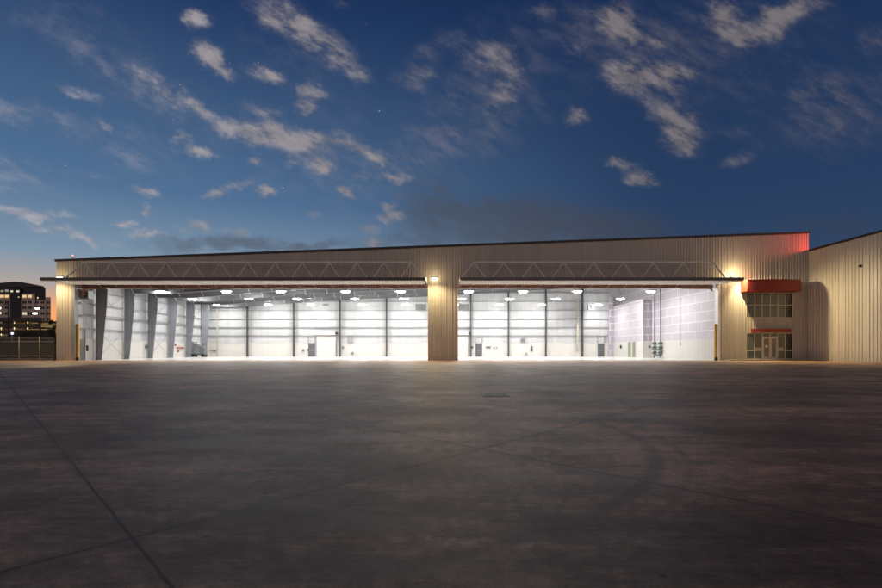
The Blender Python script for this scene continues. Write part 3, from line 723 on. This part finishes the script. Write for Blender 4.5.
# left wall: steel side door, panel, signs
d = thing('side_door', 'grey steel door in the left wall just inside the yellow guard', 'door', (LW, 56.25, 0))
m_ = MB(); m_.box(LW+.03, 55.84, .014, LW+.08, 56.66, 2.28); m_.build('leaf', M['doorgrey'], d)
m_ = MB(); m_.box(LW+.025, 56.665, .014, LW+.12, 56.74, 3.5); m_.build('frame', M['steel'], d)
m_ = MB(); m_.box(LW+.085, 56.45, 1.0, LW+.13, 56.6, 1.1); m_.build('handle', M['girt'], d)
small_box('fire_extinguisher', 'dark wall box with cables hanging above it near the left jamb', 'wall box', 87.3, 348.3, .17, .62, M['black'], Y=56.1)
for px in (83.7, 86.2):
    x = (px-CX)*56.1/F; b_ = MB(); b_.tube((x, 56.1, 1.5), (x, 56.1, 6.6), .018, 6); tag(b_.build('hanging_cable', M['girt']), 'thin grey cable hanging below the left unit heater, ' + ('left one' if px < 84 else 'right one'), 'cable')
def leftwall_box(name, px, py, dy, sz, m, lab, cat, thick=.1):
    Y = (-(LW)-.2)*F/(CX-px); p = at(px, py, Y)
    b_ = MB(); b_.box(LW+.03, Y-dy/2, p.z-sz/2, LW+.03+thick, Y+dy/2, p.z+sz/2); tag(b_.build(name, m), lab, cat)
leftwall_box('switch_box', 147.5, 346.8, .7, .42, M['steel'], 'grey box on the left wall between two frame columns', 'switch box')
leftwall_box('hose_cabinet', 180.8, 347.8, 1.9, .26, M['signred'], 'red horizontal cabinet on the left wall', 'cabinet', .2)
leftwall_box('fire_bell', 176.6, 345, .4, .3, M['signred'], 'small red bell high left of the red cabinet', 'bell')
leftwall_box('pull_station', 179, 351, .5, .35, M['signred'], 'small red pull station below the red cabinet', 'pull station')
# wheeled ground equipment in the far left corner
Y = 80.5
eq = thing('ground_power_cart', 'grey wheeled ground equipment cart in the far left corner', 'cart', at(197, 357, Y).xy.to_3d())
a, b = at(192.8, 354, Y), at(201.3, 344.2, Y)
m_ = MB(); m_.prism([(a.x, Y-.6, a.z), (b.x, Y-.6, a.z), (b.x, Y-.6, b.z-.25), (b.x-.3, Y-.6, b.z), (a.x+.45, Y-.6, b.z), (a.x+.4, Y-.6, b.z+.35), (a.x, Y-.6, b.z+.35)], (0,1.2,0)); m_.build('body', M['machine'], eq)
m_ = MB(); m_.cbox((b.x+.38, Y-.1, (a.z+b.z)/2-.1), .7, 1.0, 1.25); m_.cbox((b.x+.5, Y-.2, b.z-.1), .35, .5, .5); m_.build('engine', M['pipe'], eq)
for xx in (a.x+.25, b.x+.45):
    for yy in (Y-.55, Y+.45):
        m_ = MB(); m_.tube((xx, yy, .26), (xx, yy+.14, .26), .25, 16); m_.build('wheel', M['black'], eq)
m_ = MB(); m_.box(a.x+.1, Y-.4, .3, b.x+.6, Y+.4, a.z); m_.build('chassis', M['steel'], eq)
m_ = MB(); m_.cbox(at(203.8, 347, Y-.7), .35, .05, .4); m_.build('control_panel', M['girt'], eq)
small_box('switch_box', 'small brown box on the back wall beside the far left corner', 'switch box', 214.3, 350.8, .4, .3, M['pipe'])
small_box('switch_box', 'tiny pale box on the back wall between the cart and the beige pipe', 'switch box', 211, 350.8, .25, .22, M['girt'])
# box on wing wall etc. comes with the wing

# ------------------------------------------------------------------ warehouse wing on the right
wing = thing('warehouse_wing', 'tall tan ribbed metal building standing at a right angle on the right', 'building', (XR, 40, 0))
WZ = 11.58; WY0 = 18.0
m_ = MB(); ribs(m_, (XR+.045, WY0), (XR+.045, FAC-.06), lambda q: 0, lambda q: WZ, (-1,0), period=.41, depth=.042)
m_.build('side_wall', M['siding_old'], wing)
m_ = MB(); ribs(m_, (XR+32, WY0), (XR+.05, WY0), lambda q: 0, lambda q: WZ, (0,-1), period=.41, depth=.042); m_.build('end_wall', M['siding_old'], wing)
m_ = MB(); m_.box(XR+.14, WY0+.1, WZ-.1, XR+32, FAC+20, WZ+.0); m_.build('roof', M['roofout'], wing)
m_ = MB(); m_.box(XR-.07, WY0-.1, WZ, XR+.13, FAC-.2, WZ+.2); m_.build('roof_edge_trim', M['trim'], wing)
p = at(860.5, 266, 520*39/419.5)
m_ = MB(); m_.tube((XR-.16, p.y, p.z), (XR+.02, p.y, p.z), .12, 12); m_.build('vent_pipe', M['black'], wing)

# ------------------------------------------------------------------ trench drain
dr = at(495, 395, F*EYE/45.6); dr.z = 0
g = thing('drain_grate', 'dark iron drain grate set into the concrete apron', 'drain', (dr.x, dr.y, 0))
m_ = MB(); w_, d_ = .34, .42
m_.box(dr.x-w_, dr.y-d_, .004, dr.x+w_, dr.y-d_+.04, .014); m_.box(dr.x-w_, dr.y+d_-.04, .004, dr.x+w_, dr.y+d_, .014)
m_.box(dr.x-w_, dr.y-d_+.04, .004, dr.x-w_+.04, dr.y+d_-.04, .014); m_.box(dr.x+w_-.04, dr.y-d_+.04, .004, dr.x+w_, dr.y+d_-.04, .014); m_.build('frame', M['iron'], g)
m_ = MB()
for i in range(9):
    xx = dr.x - w_ + .09 + i*(2*w_-.18)/8; m_.box(xx-.018, dr.y-d_+.042, .009, xx+.018, dr.y+d_-.042, .013)
m_.build('bars', M['iron'], g)
m_ = MB(); m_.poly([(dr.x-w_+.03, dr.y-d_+.03, .0075), (dr.x+w_-.03, dr.y-d_+.03, .0075), (dr.x+w_-.03, dr.y+d_-.03, .0075), (dr.x-w_+.03, dr.y+d_-.03, .0075)]); m_.build('pit', M['black'], g)  # flat black sheet under the bars, painted shade in place of depth

# ------------------------------------------------------------------ fence on the left
FY = 55.45
fence = thing('slatted_fence', 'dark slatted fence with pale posts left of the hangar', 'fence', (-45, FY, 0))
pitch = 20.6*FY/F; x0 = (39.6-CX)*FY/F
xr = XL - .12
posts = [x0 - k*pitch for k in range(9)]
zt = EYE + (HY-338)*FY/F
for x in posts:
    m_ = MB(); m_.tube((x, FY, 0), (x, FY, zt+.1), .055, 10); m_.lathe((x, FY, zt+.1), [(.06,0),(.05,.03),(.001,.05)], 10); m_.build('post', M['fpost'], fence, True)
m_ = MB(); m_.box(xr-.35, FY-.07, 0, xr-.2, FY+.07, zt); m_.build('post', M['fence'], fence)
edges = posts[::-1] + [xr-.2]
for a, b in zip(edges, edges[1:]):
    m_ = MB(); n = int((b-a)/.085)
    for i in range(n):
        xx = a + .06 + (b-a-.12)*i/n
        m_.box(xx, FY+.02, .16, xx+(b-a-.12)/n*.93, FY+.032, zt-.42)
    m_.build('slat_panel', M['fence'], fence)
    m_ = MB()
    for z, w_ in ((zt-.4, .05), (.50, .045), (.17, .05), (zt-.02, .035)): m_.box(a+.05, FY-.02, z-w_/2, b-.05, FY+.018, z+w_/2)
    m_.build('rail', M['fpost'], fence)
    m_ = MB()                                    # open wire mesh above the slats
    n = max(2, int((b-a)/.12))
    for i in range(n):
        xx = a + .06 + (b-a-.12)*i/n
        m_.tube((xx, FY+.025, zt-.4), (xx+.2, FY+.025, zt-.03), .006, 4); m_.tube((xx+.2, FY+.028, zt-.4), (xx, FY+.028, zt-.03), .006, 4)
    m_.build('wire_mesh', M['girt'], fence)

# ------------------------------------------------------------------ far left: office block, parking deck, lamps, trees
OY = 300.0
def ox(px): return (px-CX)*OY/F
def oz(py): return EYE + (HY-py)*OY/F
off = thing('office_building', 'distant beige office block with dark glass tower and some lit windows', 'building', (ox(10), OY, 0))
D = 26
DV = Vector((-.60*D, .80*D, 0))                  # the block recedes to the left, so only its street face shows
def blk(mb, x0, y0, z0, x1, z1, k=1.): mb.prism([(x0,y0,z0),(x1,y0,z0),(x1,y0,z1),(x0,y0,z1)], DV*k); return mb
m_ = MB(); blk(m_, ox(-70), OY, 0, ox(11), oz(293.6)); m_.build('wall', M['farbeige'], off)
m_ = MB(); blk(m_, ox(21), OY, 0, ox(35), oz(293.6)); blk(m_, ox(35)+.02, OY+.4, 0, ox(44.9), oz(300), .98); m_.build('wall', M['farbeige'], off)
m_ = MB(); blk(m_, ox(11)+.02, OY-.6, 0, ox(21)-.02, oz(288.5)); m_.build('glass_tower', M['fardark'], off)
m_ = MB(); blk(m_, ox(44.6), OY+.8, 0, ox(49.6), oz(297), .6); m_.build('wall', M['farbeige'], off)
m_ = MB(); blk(m_, ox(-70)+.3, OY+.6, oz(293.6)+.01, ox(44.6), oz(287.6), .96); blk(m_, ox(35)+.1, OY+.5, oz(300)+.01, ox(44.7), oz(293.6), .95); m_.build('top_storey', M['fardark'], off)
m_ = MB()
out = [(ox(-70), oz(287.4)), (ox(46), oz(287.4)), (ox(46), oz(286.6)), (ox(36), oz(284.6)), (ox(24), oz(282.4)), (ox(17), oz(281.8)), (ox(8), oz(282.6)), (ox(-12), oz(284.4)), (ox(-70), oz(286.6))]
m_.prism([(x, OY-1.5, z) for x, z in out], DV*1.1); m_.build('roof', M['farroof'], off)
lit = {(302, 0)}
def owin(px, py, wpx, hpx, m, d=0.):
    q_ = MB(); q_.box(ox(px)-wpx*OY/F/2, OY-.1-d, oz(py)-hpx*OY/F/2, ox(px)+wpx*OY/F/2, OY-.02-d, oz(py)+hpx*OY/F/2); return q_.build('window', m, off)
for px in (-36, -31, -25, -20, -14, -9, -4, 2, 7, 24.4, 29.8):
    for py in (296.3, 302.3, 307.7, 313.5, 319):
        m = M['fardark']
        if py < 297: m = M['lityellow']
        if (px, py) == (24.4, 313.5): m = M['litwhite']
        if px > 20 or px < 0 or py < 318:
            for dx in ((-1.05, 1.05)):
                owin(px+dx, py, 1.75, 2.6, m)
for px in (36.2, 42):
    for py in (302.3, 307.7, 313.5, 319):
        for dx in (-1.0, 1.0): owin(px+dx, py, 1.5, 2.5, M['fardark'], -.4)
for px in (47, 48.9):
    for py in (302.3, 307.7, 313.5, 319): owin(px, py, 1.1, 2.5, M['fardark'], -.7)
for px, py, w_, h_, m in ((1.5,291,3,2,'litdim'), (6.5,290.6,4,2.4,'litdim'), (12.8,291.4,2.4,1.8,'litwhite'), (18.6,291.4,3.2,1.8,'litwhite'), (19.6,297.2,1.2,1.0,'litwhite'), (37.2,297.8,1.2,1.6,'lityellow')):
    owin(px, py, w_, h_, M[m], .62 if 11 < px < 21 else (-.42))
owin(26, 313.8, 1.6, 2.2, M['litwhite'], .03)

GY = 240.0
def gx(px): return (px-CX)*GY/F
def gz(py): return EYE + (HY-py)*GY/F
gar = thing('parking_garage', 'low dark parking deck with warm lit open levels behind the fence', 'parking deck', (gx(10), GY, 0))
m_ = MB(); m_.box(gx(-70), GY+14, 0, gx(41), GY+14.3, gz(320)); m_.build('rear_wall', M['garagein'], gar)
levels = (317.4, 323.9, 330.0, 336.0)
for i, py in enumerate(levels):
    xr_ = gx(41) if i < 2 else gx(40)
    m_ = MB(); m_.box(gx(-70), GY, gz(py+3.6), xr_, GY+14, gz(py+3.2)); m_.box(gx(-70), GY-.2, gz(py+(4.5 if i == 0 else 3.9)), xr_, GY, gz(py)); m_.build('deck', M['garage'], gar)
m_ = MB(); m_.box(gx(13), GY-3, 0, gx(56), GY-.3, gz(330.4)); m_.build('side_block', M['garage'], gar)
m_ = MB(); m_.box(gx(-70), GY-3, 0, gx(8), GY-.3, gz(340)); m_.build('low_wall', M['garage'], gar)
for k in range(9):
    xx = gx(-66 + k*13.2); m_ = MB(); m_.box(xx-.3, GY+.02, 0, xx+.3, GY+.5, gz(320.8)); m_.build('column', M['garage'], gar)
for py, xa, xb in ((317.4, 4, 39), (323.9, -6, 38), (330.0, -60, 8)):
    xx = xa; zl = gz(py+3.6)
    while xx < xb:
        m_ = MB(); m_.box(gx(xx), GY+.25, zl-.07, gx(min(xx+6, xb)), GY+.5, zl-.02); m_.build('deck_lamp', M['decklamp'], gar); xx += 6.5
# flood lamps on masts
for (px, py), lab in (((38, 308.6), 'upper right flood lamp on a mast in front of the distant office block'), ((35.4, 313.4), 'lower right flood lamp on a mast in front of the distant office block'),
                      ((-1, 308.2), 'upper flood lamp at the left edge before the office block'), ((-1, 313.2), 'lower flood lamp at the left edge before the office block')):
    Y = 200; p = at(px, py, Y)
    t = thing('street_lamp', lab, 'street lamp', (p.x, Y, 0), 'flood lamps before the office block')
    m_ = MB(); m_.tube((p.x, Y, 0), (p.x, Y, p.z+.2), .12, 8, .07); m_.build('mast', M['iron'], t)
    m_ = MB(); m_.box(p.x-.75, Y-.5, p.z+.26, p.x+.75, Y+.1, p.z+.4); m_.build('head', M['iron'], t)
    m_ = MB(); m_.prism([(p.x-.72, Y-.48, p.z+.25), (p.x-.72, Y-.55, p.z-.12), (p.x-.72, Y-.1, p.z-.3), (p.x-.72, Y+.05, p.z+.25)], (1.44,0,0)); m_.build('lens', M['farlamp'], t)
p = at(12.2, 333.5, 100)
t = thing('globe_lamp', 'small pale globe lamp on a short pale post behind the fence', 'street lamp', (p.x, 100, 0))
m_ = MB(); m_.tube((p.x, 100, 0), (p.x, 100, p.z-.2), .07, 8); m_.build('post', M['fpost'], t)
m_ = MB(); m_.lathe(p, [(.001,-.22),(.15,-.18),(.24,0),(.17,.17),(.001,.24)], 14); m_.build('globe', M['globelamp'], t, True)
p = at(8.6, 301, 95)
t = thing('utility_pole', 'dark wooden utility pole behind the fence at far left', 'pole', (p.x, 95, 0))
m_ = MB(); m_.tube((p.x, 95, 0), (p.x, 95, p.z), .17, 8, .11); m_.build('pole', M['bark'], t)
m_ = MB(); m_.box(p.x-.8, 94.8, p.z-.7, p.x+.8, 94.88, p.z-.55); m_.build('crossarm', M['bark'], t)
# trees
def tree(px, Y, hgt, rad, lab):
    x = (px-CX)*Y/F
    t = thing('tree', lab, 'tree', (x, Y, 0), 'dark trees behind the fence')
    m_ = MB(); m_.tube((x, Y, 0), (x+.1, Y, hgt*.6), .16, 8, .07)
    for k in range(6):
        a_ = k*1.1; m_.tube((x+.05, Y, hgt*(.3+.05*k)), (x+math.cos(a_)*rad*.7, Y+math.sin(a_)*rad*.7, hgt*(.55+.05*k)), .06, 6, .02)
    m_.build('trunk', M['bark'], t)
    m_ = MB()
    clumps = [(random.gauss(0,.45)*rad, random.gauss(0,.45)*rad, hgt*(.32+.6*random.random())) for _ in range(22)]
    for cx, cy, cz in clumps:
        sh = 1 - .5*abs(cz/hgt-.55)
        for _ in range(60):
            q = Vector((random.gauss(0,1), random.gauss(0,1), random.gauss(0,.8))).normalized() * random.random()**.4 * rad*.42*sh
            c0 = Vector((x+cx*sh, Y+cy*sh, cz)) + q; s = random.uniform(.07,.16)
            u = Vector((random.gauss(0,1), random.gauss(0,1), random.gauss(0,1))).normalized(); v = u.orthogonal().normalized()
            m_.poly([c0-u*s, c0+v*s*.55, c0+u*s, c0-v*s*.55])
    m_.build('crown', M['leaves'], t)
tree(53.5, 118, 8.3, 1.2, 'narrow dark tree standing between the hangar corner and the office block')
tree(46, 112, 5.4, 2.0, 'low dark tree just left of the narrow tree')
tree(34, 108, 5.1, 2.2, 'broad dark tree behind the middle fence panel')
tree(22, 110, 4.9, 2.2, 'dark tree right of the globe lamp')
tree(-3, 109, 5.5, 2.3, 'dark tree cut by the left edge of the picture')

# ------------------------------------------------------------------ world: dusk sky with broken cloud and stars
SUN_EL, SUN_AZ = -2.0, -42.0                     # the sun has just set, left of the hangar
wd = bpy.data.worlds.new('World'); S.world = wd; wd.cycles.sampling_method = 'NONE'; wd.use_nodes = True
nt = wd.node_tree; nt.nodes.clear()
outn = N(nt, 'ShaderNodeOutputWorld'); bg = N(nt, 'ShaderNodeBackground'); L(nt, bg.outputs[0], outn.inputs[0])
sky = N(nt, 'ShaderNodeTexSky'); sky.sky_type = 'NISHITA'; sky.sun_disc = False
sky.sun_elevation = R(SUN_EL); sky.sun_rotation = R(SUN_AZ); sky.altitude = 1600; sky.air_density = 1.; sky.dust_density = 1.; sky.ozone_density = 2.
tc = N(nt, 'ShaderNodeTexCoord'); sp = N(nt, 'ShaderNodeSeparateXYZ'); L(nt, tc.outputs['Generated'], sp.inputs[0])
dx, dy, dz = sp.outputs
yy = math_n(nt, 'MAXIMUM', dy, .03)
u = math_n(nt, 'DIVIDE', dx, yy); v = math_n(nt, 'DIVIDE', dz, yy)
uv = N(nt, 'ShaderNodeCombineXYZ'); L(nt, u, uv.inputs[0]); L(nt, v, uv.inputs[1])
front = maprange(nt, dy, .05, .3)
# ragged edges: warp the coordinates
w1 = N(nt, 'ShaderNodeTexNoise', i_Scale=16., i_Detail=8., i_Roughness=.7); L(nt, uv.outputs[0], w1.inputs['Vector'])
sub = N(nt, 'ShaderNodeVectorMath', operation='SUBTRACT'); L(nt, w1.outputs['Color'], sub.inputs[0]); sub.inputs[1].default_value = (.5,.5,.5)
scl = N(nt, 'ShaderNodeVectorMath', operation='MULTIPLY'); L(nt, sub.outputs[0], scl.inputs[0]); scl.inputs[1].default_value = (.07,.055,0)
wuv = N(nt, 'ShaderNodeVectorMath', operation='ADD'); L(nt, uv.outputs[0], wuv.inputs[0]); L(nt, scl.outputs[0], wuv.inputs[1])
def blobs(lst, grow=1.):
    acc = None
    for px, py, rx, ry, rot, amp in lst:
        mp = N(nt, 'ShaderNodeMapping', vector_type='TEXTURE')
        if acc is None: L(nt, wuv.outputs[0], mp.inputs['Vector'])
        else:                                    # chained, so that the shader compiler evaluates the clouds one after another
            ch = N(nt, 'ShaderNodeVectorMath', operation='MULTIPLY_ADD'); L(nt, acc, ch.inputs[0]); ch.inputs[1].default_value = (1e-9,)*3
            L(nt, wuv.outputs[0], ch.inputs[2]); L(nt, ch.outputs[0], mp.inputs['Vector'])
        mp.inputs['Location'].default_value = ((px-CX)/F, (HY-py)/F, 0); mp.inputs['Rotation'].default_value = (0,0,R(-rot)); mp.inputs['Scale'].default_value = (rx*grow/F, ry*grow/F, 1)
        d = N(nt, 'ShaderNodeVectorMath', operation='DOT_PRODUCT'); L(nt, mp.outputs[0], d.inputs[0]); L(nt, mp.outputs[0], d.inputs[1])
        e = math_n(nt, 'POWER', .42, d.outputs['Value'])
        acc = math_n(nt, 'MULTIPLY', e, amp) if acc is None else math_n(nt, 'MULTIPLY_ADD', e, amp, acc)
    return acc
CL = [(197,20,12,7,10,1),(203,52,14,9,30,.9),(222,68,14,8,35,.9),(276,15,24,14,25,1),(300,30,16,10,30,.8),(330,48,22,12,35,.9),(352,68,18,10,40,.7),(266,76,15,7,15,.9),
 (313,90,11,8,20,.9),(303,105,9,7,0,.8),(140,75,36,9,25,.6),(172,98,28,11,30,.6),(80,93,26,5,20,.6),(200,110,16,6,30,.5),(262,110,16,7,20,.6),(232,130,22,7,15,.7),
 (265,132,24,10,10,1),(305,140,26,9,12,1),(345,142,24,8,10,.9),(378,158,20,6,18,.9),(290,146,40,8,12,.6),(104,127,12,6,50,.6),(135,155,44,6,15,.45),(183,137,8,5,10,.9),(196,151,15,5,15,.8),
 (146,190,13,6,10,.8),(146,212,6,5,0,.8),(238,186,20,5,-15,.8),(267,192,9,4,0,.9),(213,195,10,4,0,.7),(256,161,9,6,0,.6),(290,162,6,5,0,.6),(320,166,14,7,10,.9),(345,193,9,4,20,.9),(363,178,14,6,0,.5),
 (396,178,16,5,0,.8),(390,216,10,5,0,.9),(368,230,11,4,0,.8),(374,240,9,4,0,.8),(312,213,6,4,0,.5),(388,205,8,4,0,.7),(24,212,40,4,6,1.),(58,230,26,3.5,8,.9),(92,241,26,3.5,8,1.),(36,219,14,3,0,.6),
 (195,226,13,5,0,.9),(236,232,10,4,0,.9),(147,234,14,3.5,5,.8),(126,224,8,3,0,.7),(10,118,40,7,8,.45),(15,170,40,14,10,.4),(105,175,20,5,10,.4),(0,190,18,4,5,.4),
 (414,78,17,13,0,.7),(440,46,24,14,-20,.45),(490,52,24,16,0,.7),(508,78,20,20,20,.65),(495,105,22,14,-30,.6),(450,132,22,10,10,.7),(410,160,14,8,0,.5),(545,12,20,9,0,.5),(460,95,14,6,10,.45),
 (572,52,20,8,-35,.65),(575,118,9,8,20,.75),(614,20,16,16,0,.95),(625,30,14,8,40,.8),(655,42,14,8,20,.6),(622,78,20,13,20,1.),(650,74,26,14,0,1.),(680,76,22,14,10,.7),(662,112,18,10,20,.9),(682,130,16,18,35,.9),(690,150,8,8,0,.6),
 (720,18,16,14,-25,.95),(765,28,28,12,-15,1.),(745,38,18,8,10,.7),(800,4,30,8,-5,.8),(780,12,20,8,-10,.8),(815,88,40,16,-10,.42),(838,100,40,14,-5,.42),(822,134,26,8,-8,.45),(872,38,18,16,20,.55),(800,58,30,10,0,.32),
 (618,162,12,5,10,.8),(640,178,11,6,15,.75),(740,158,20,7,-30,.6),(735,132,24,8,5,.38),(655,182,8,4,0,.5),(340,6,14,7,0,.2),(480,148,20,6,0,.3),(40,5,40,10,0,.3),(120,20,40,14,20,.22)]
DK = [(215,243,70,7,2,.9),(310,246,40,5,0,.8),(250,238,36,6,0,.5),(430,192,34,40,15,.55),(470,222,70,22,10,.8),(560,222,80,26,0,.8),(520,208,40,16,0,.5),(640,235,70,18,0,.6),(840,225,70,14,0,.6),(400,240,60,8,0,.6),(170,250,50,8,0,.5)]
VL = [(150,92,75,22,28,.8),(125,150,60,20,20,.7),(15,112,55,12,8,.8),(15,175,55,16,10,.8),(495,85,55,50,10,.8),(840,112,70,38,-8,.9),(690,60,70,45,10,.6),(440,145,50,30,0,.6),(330,175,90,45,15,.55),(620,50,60,45,10,.5),(300,60,80,40,35,.45),(60,30,80,25,15,.4),(770,20,90,30,0,.5),(560,20,60,20,0,.35)]
Mc, Md, Mv = blobs([(px, py, rx*(1.12 if rx < 17 else 1.1), ry*(1.05 if rx < 17 else 1.1), ro, am*(1.35 if rx < 17 else .95)) for px, py, rx, ry, ro, am in CL]), blobs(DK), blobs(VL)
mpn = N(nt, 'ShaderNodeMapping', vector_type='TEXTURE'); mpn.inputs['Scale'].default_value = (1/15,1/32,1); mpn.inputs['Rotation'].default_value = (0,0,R(-27)); L(nt, uv.outputs[0], mpn.inputs[0])
n2 = N(nt, 'ShaderNodeTexNoise', i_Scale=1., i_Detail=7., i_Roughness=.62); L(nt, mpn.outputs[0], n2.inputs['Vector'])
n3 = N(nt, 'ShaderNodeTexNoise', i_Scale=3.4, i_Detail=4., i_Roughness=.55); L(nt, mpn.outputs[0], n3.inputs['Vector'])
tex = math_n(nt, 'MULTIPLY_ADD', n2.outputs['Fac'], 1.9, math_n(nt, 'MULTIPLY_ADD', n3.outputs['Fac'], .7, -.71))
dens = maprange(nt, math_n(nt, 'MULTIPLY', Mc, tex), .045, .92)
veil = maprange(nt, math_n(nt, 'MULTIPLY', Mv, math_n(nt, 'MULTIPLY_ADD', n2.outputs['Fac'], 1.6, -.35)), .04, .85, 0, .5)
dens = math_n(nt, 'MULTIPLY', math_n(nt, 'MAXIMUM', dens, veil), front)
densd = maprange(nt, math_n(nt, 'MULTIPLY', Md, math_n(nt, 'MULTIPLY_ADD', n2.outputs['Fac'], 1.3, .1)), .12, .95, 0, .66)
densd = math_n(nt, 'MULTIPLY', densd, front)
# clouds overhead and behind for the rest of the dome
zz = math_n(nt, 'MAXIMUM', dz, .06); pl = N(nt, 'ShaderNodeCombineXYZ'); L(nt, math_n(nt, 'DIVIDE', dx, zz), pl.inputs[0]); L(nt, math_n(nt, 'DIVIDE', dy, zz), pl.inputs[1])
n4 = N(nt, 'ShaderNodeTexNoise', i_Scale=1.6, i_Detail=7., i_Roughness=.6); L(nt, pl.outputs[0], n4.inputs['Vector'])
back = math_n(nt, 'MULTIPLY', maprange(nt, n4.outputs['Fac'], .55, .75, 0, .7), math_n(nt, 'MULTIPLY', math_n(nt, 'SUBTRACT', 1, front), maprange(nt, dz, .05, .25)))
dens = math_n(nt, 'MAXIMUM', dens, back)
# air: the Nishita twilight, pulled to the deep blue of the long exposure
sund = (math.sin(R(SUN_AZ)), math.cos(R(SUN_AZ)), 0)
vm = N(nt, 'ShaderNodeVectorMath', operation='DOT_PRODUCT'); L(nt, tc.outputs['Generated'], vm.inputs[0]); vm.inputs[1].default_value = sund
toward = maprange(nt, vm.outputs['Value'], .35, 1.0, smooth=True)
el = N(nt, 'ShaderNodeValToRGB'); L(nt, dz, el.inputs[0])
el2 = N(nt, 'ShaderNodeValToRGB'); L(nt, dz, el2.inputs[0])
def ramp(n, st):
    cr = n.color_ramp
    while len(cr.elements) > len(st): cr.elements.remove(cr.elements[-1])
    while len(cr.elements) < len(st): cr.elements.new(.5)
    for e, (p, c) in zip(cr.elements, st): e.position = p; e.color = (*c, 1)
ramp(el, [(0,(.055,.085,.14)), (.1,(.040,.072,.135)), (.25,(.024,.055,.135)), (.54,(.011,.032,.10)), (.75,(.004,.010,.03)), (1,(.003,.007,.02))])
ramp(el2, [(0,(1.25,.38,.09)), (.06,(1.08,.44,.18)), (.10,(.48,.42,.38)), (.15,(.24,.345,.46)), (.26,(.09,.185,.34)), (.54,(.016,.045,.14)), (.75,(.005,.013,.04)), (1,(.003,.007,.02))])
air = mixc(nt, toward, el.outputs[0], el2.outputs[0])
nis = N(nt, 'ShaderNodeVectorMath', operation='SCALE'); L(nt, sky.outputs[0], nis.inputs[0]); nis.inputs['Scale'].default_value = 1.0
NIS_MIX = .12
air10 = N(nt, 'ShaderNodeVectorMath', operation='SCALE'); L(nt, air, air10.inputs[0]); air10.inputs['Scale'].default_value = 10.
full = mixc(nt, NIS_MIX, air10.outputs[0], nis.outputs[0])
# cloud colour: afterglow side paler, darker to the right
side = maprange(nt, u, -.7, .5, 0, 1, False)
cc = mixc(nt, side, mixc(nt, maprange(nt, u, -.85, -.3, 0, 1), (4.5,4.1,4.2), (3.5,3.2,3.35)), (1.85,1.65,1.72))
inner = maprange(nt, n2.outputs['Fac'], .34, .66, .76, 1.16)
ccs = N(nt, 'ShaderNodeVectorMath', operation='SCALE'); L(nt, cc, ccs.inputs[0]); L(nt, inner, ccs.inputs['Scale'])
dkc = mixc(nt, side, (1.0,1.15,1.5), (.50,.48,.58))
# warm fill band added in the unseen sky behind the camera, lights the facade
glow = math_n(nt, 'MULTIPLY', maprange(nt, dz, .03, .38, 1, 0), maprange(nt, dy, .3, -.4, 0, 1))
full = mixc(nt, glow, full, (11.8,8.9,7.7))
full = mixc(nt, densd, full, dkc)
full = mixc(nt, math_n(nt, 'MULTIPLY', dens, .86), full, ccs.outputs[0])
# stars
vo = N(nt, 'ShaderNodeTexVoronoi', feature='F1', i_Scale=40.); L(nt, tc.outputs['Generated'], vo.inputs['Vector'])
wn = N(nt, 'ShaderNodeTexWhiteNoise', noise_dimensions='3D'); L(nt, vo.outputs['Position'], wn.inputs['Vector'])
star = math_n(nt, 'MULTIPLY', maprange(nt, vo.outputs['Distance'], .015, .055, 1, 0), maprange(nt, wn.outputs['Value'], .72, 1., 0, 1))
star = math_n(nt, 'MULTIPLY', star, math_n(nt, 'MULTIPLY', maprange(nt, dz, .12, .3), math_n(nt, 'SUBTRACT', 1, dens)))
sc_ = N(nt, 'ShaderNodeVectorMath', operation='SCALE'); sc_.inputs[0].default_value = (3.2,3.5,4.0); L(nt, star, sc_.inputs['Scale'])
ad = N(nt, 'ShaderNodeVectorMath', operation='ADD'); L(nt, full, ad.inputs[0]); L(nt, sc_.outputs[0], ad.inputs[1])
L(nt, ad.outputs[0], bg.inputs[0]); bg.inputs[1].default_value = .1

# the sun lamp: already down, so only a trace of afterglow along the ground from the same side
sl = bpy.data.lights.new('sun', 'SUN'); sl.energy = .012; sl.angle = R(10); sl.color = (1,.6,.4)
so = bpy.data.objects.new('sun', sl); COL.objects.link(so)
so.rotation_euler = Vector((-math.sin(R(SUN_AZ))*math.cos(R(2)), -math.cos(R(SUN_AZ))*math.cos(R(2)), -math.sin(R(2)))).to_track_quat('-Z', 'Y').to_euler()

# ------------------------------------------------------------------ camera and output
cam = bpy.data.cameras.new('camera'); co = bpy.data.objects.new('camera', cam); COL.objects.link(co)
co.location = (0, 0, EYE); co.rotation_euler = (R(90), 0, 0)
cam.sensor_width = 36; cam.lens = F/882*36; cam.shift_y = (HY-294)/882; cam.clip_end = 6000; cam.clip_start = .05
S.camera = co
S.view_settings.view_transform = 'Standard'; S.view_settings.look = 'None'; S.view_settings.exposure = 0; S.view_settings.gamma = 1; S.view_settings.use_curve_mapping = False
S.render.engine = 'CYCLES'
S.cycles.use_denoising = True; S.cycles.max_bounces = 8; S.cycles.diffuse_bounces = 5; S.cycles.sample_clamp_indirect = 6
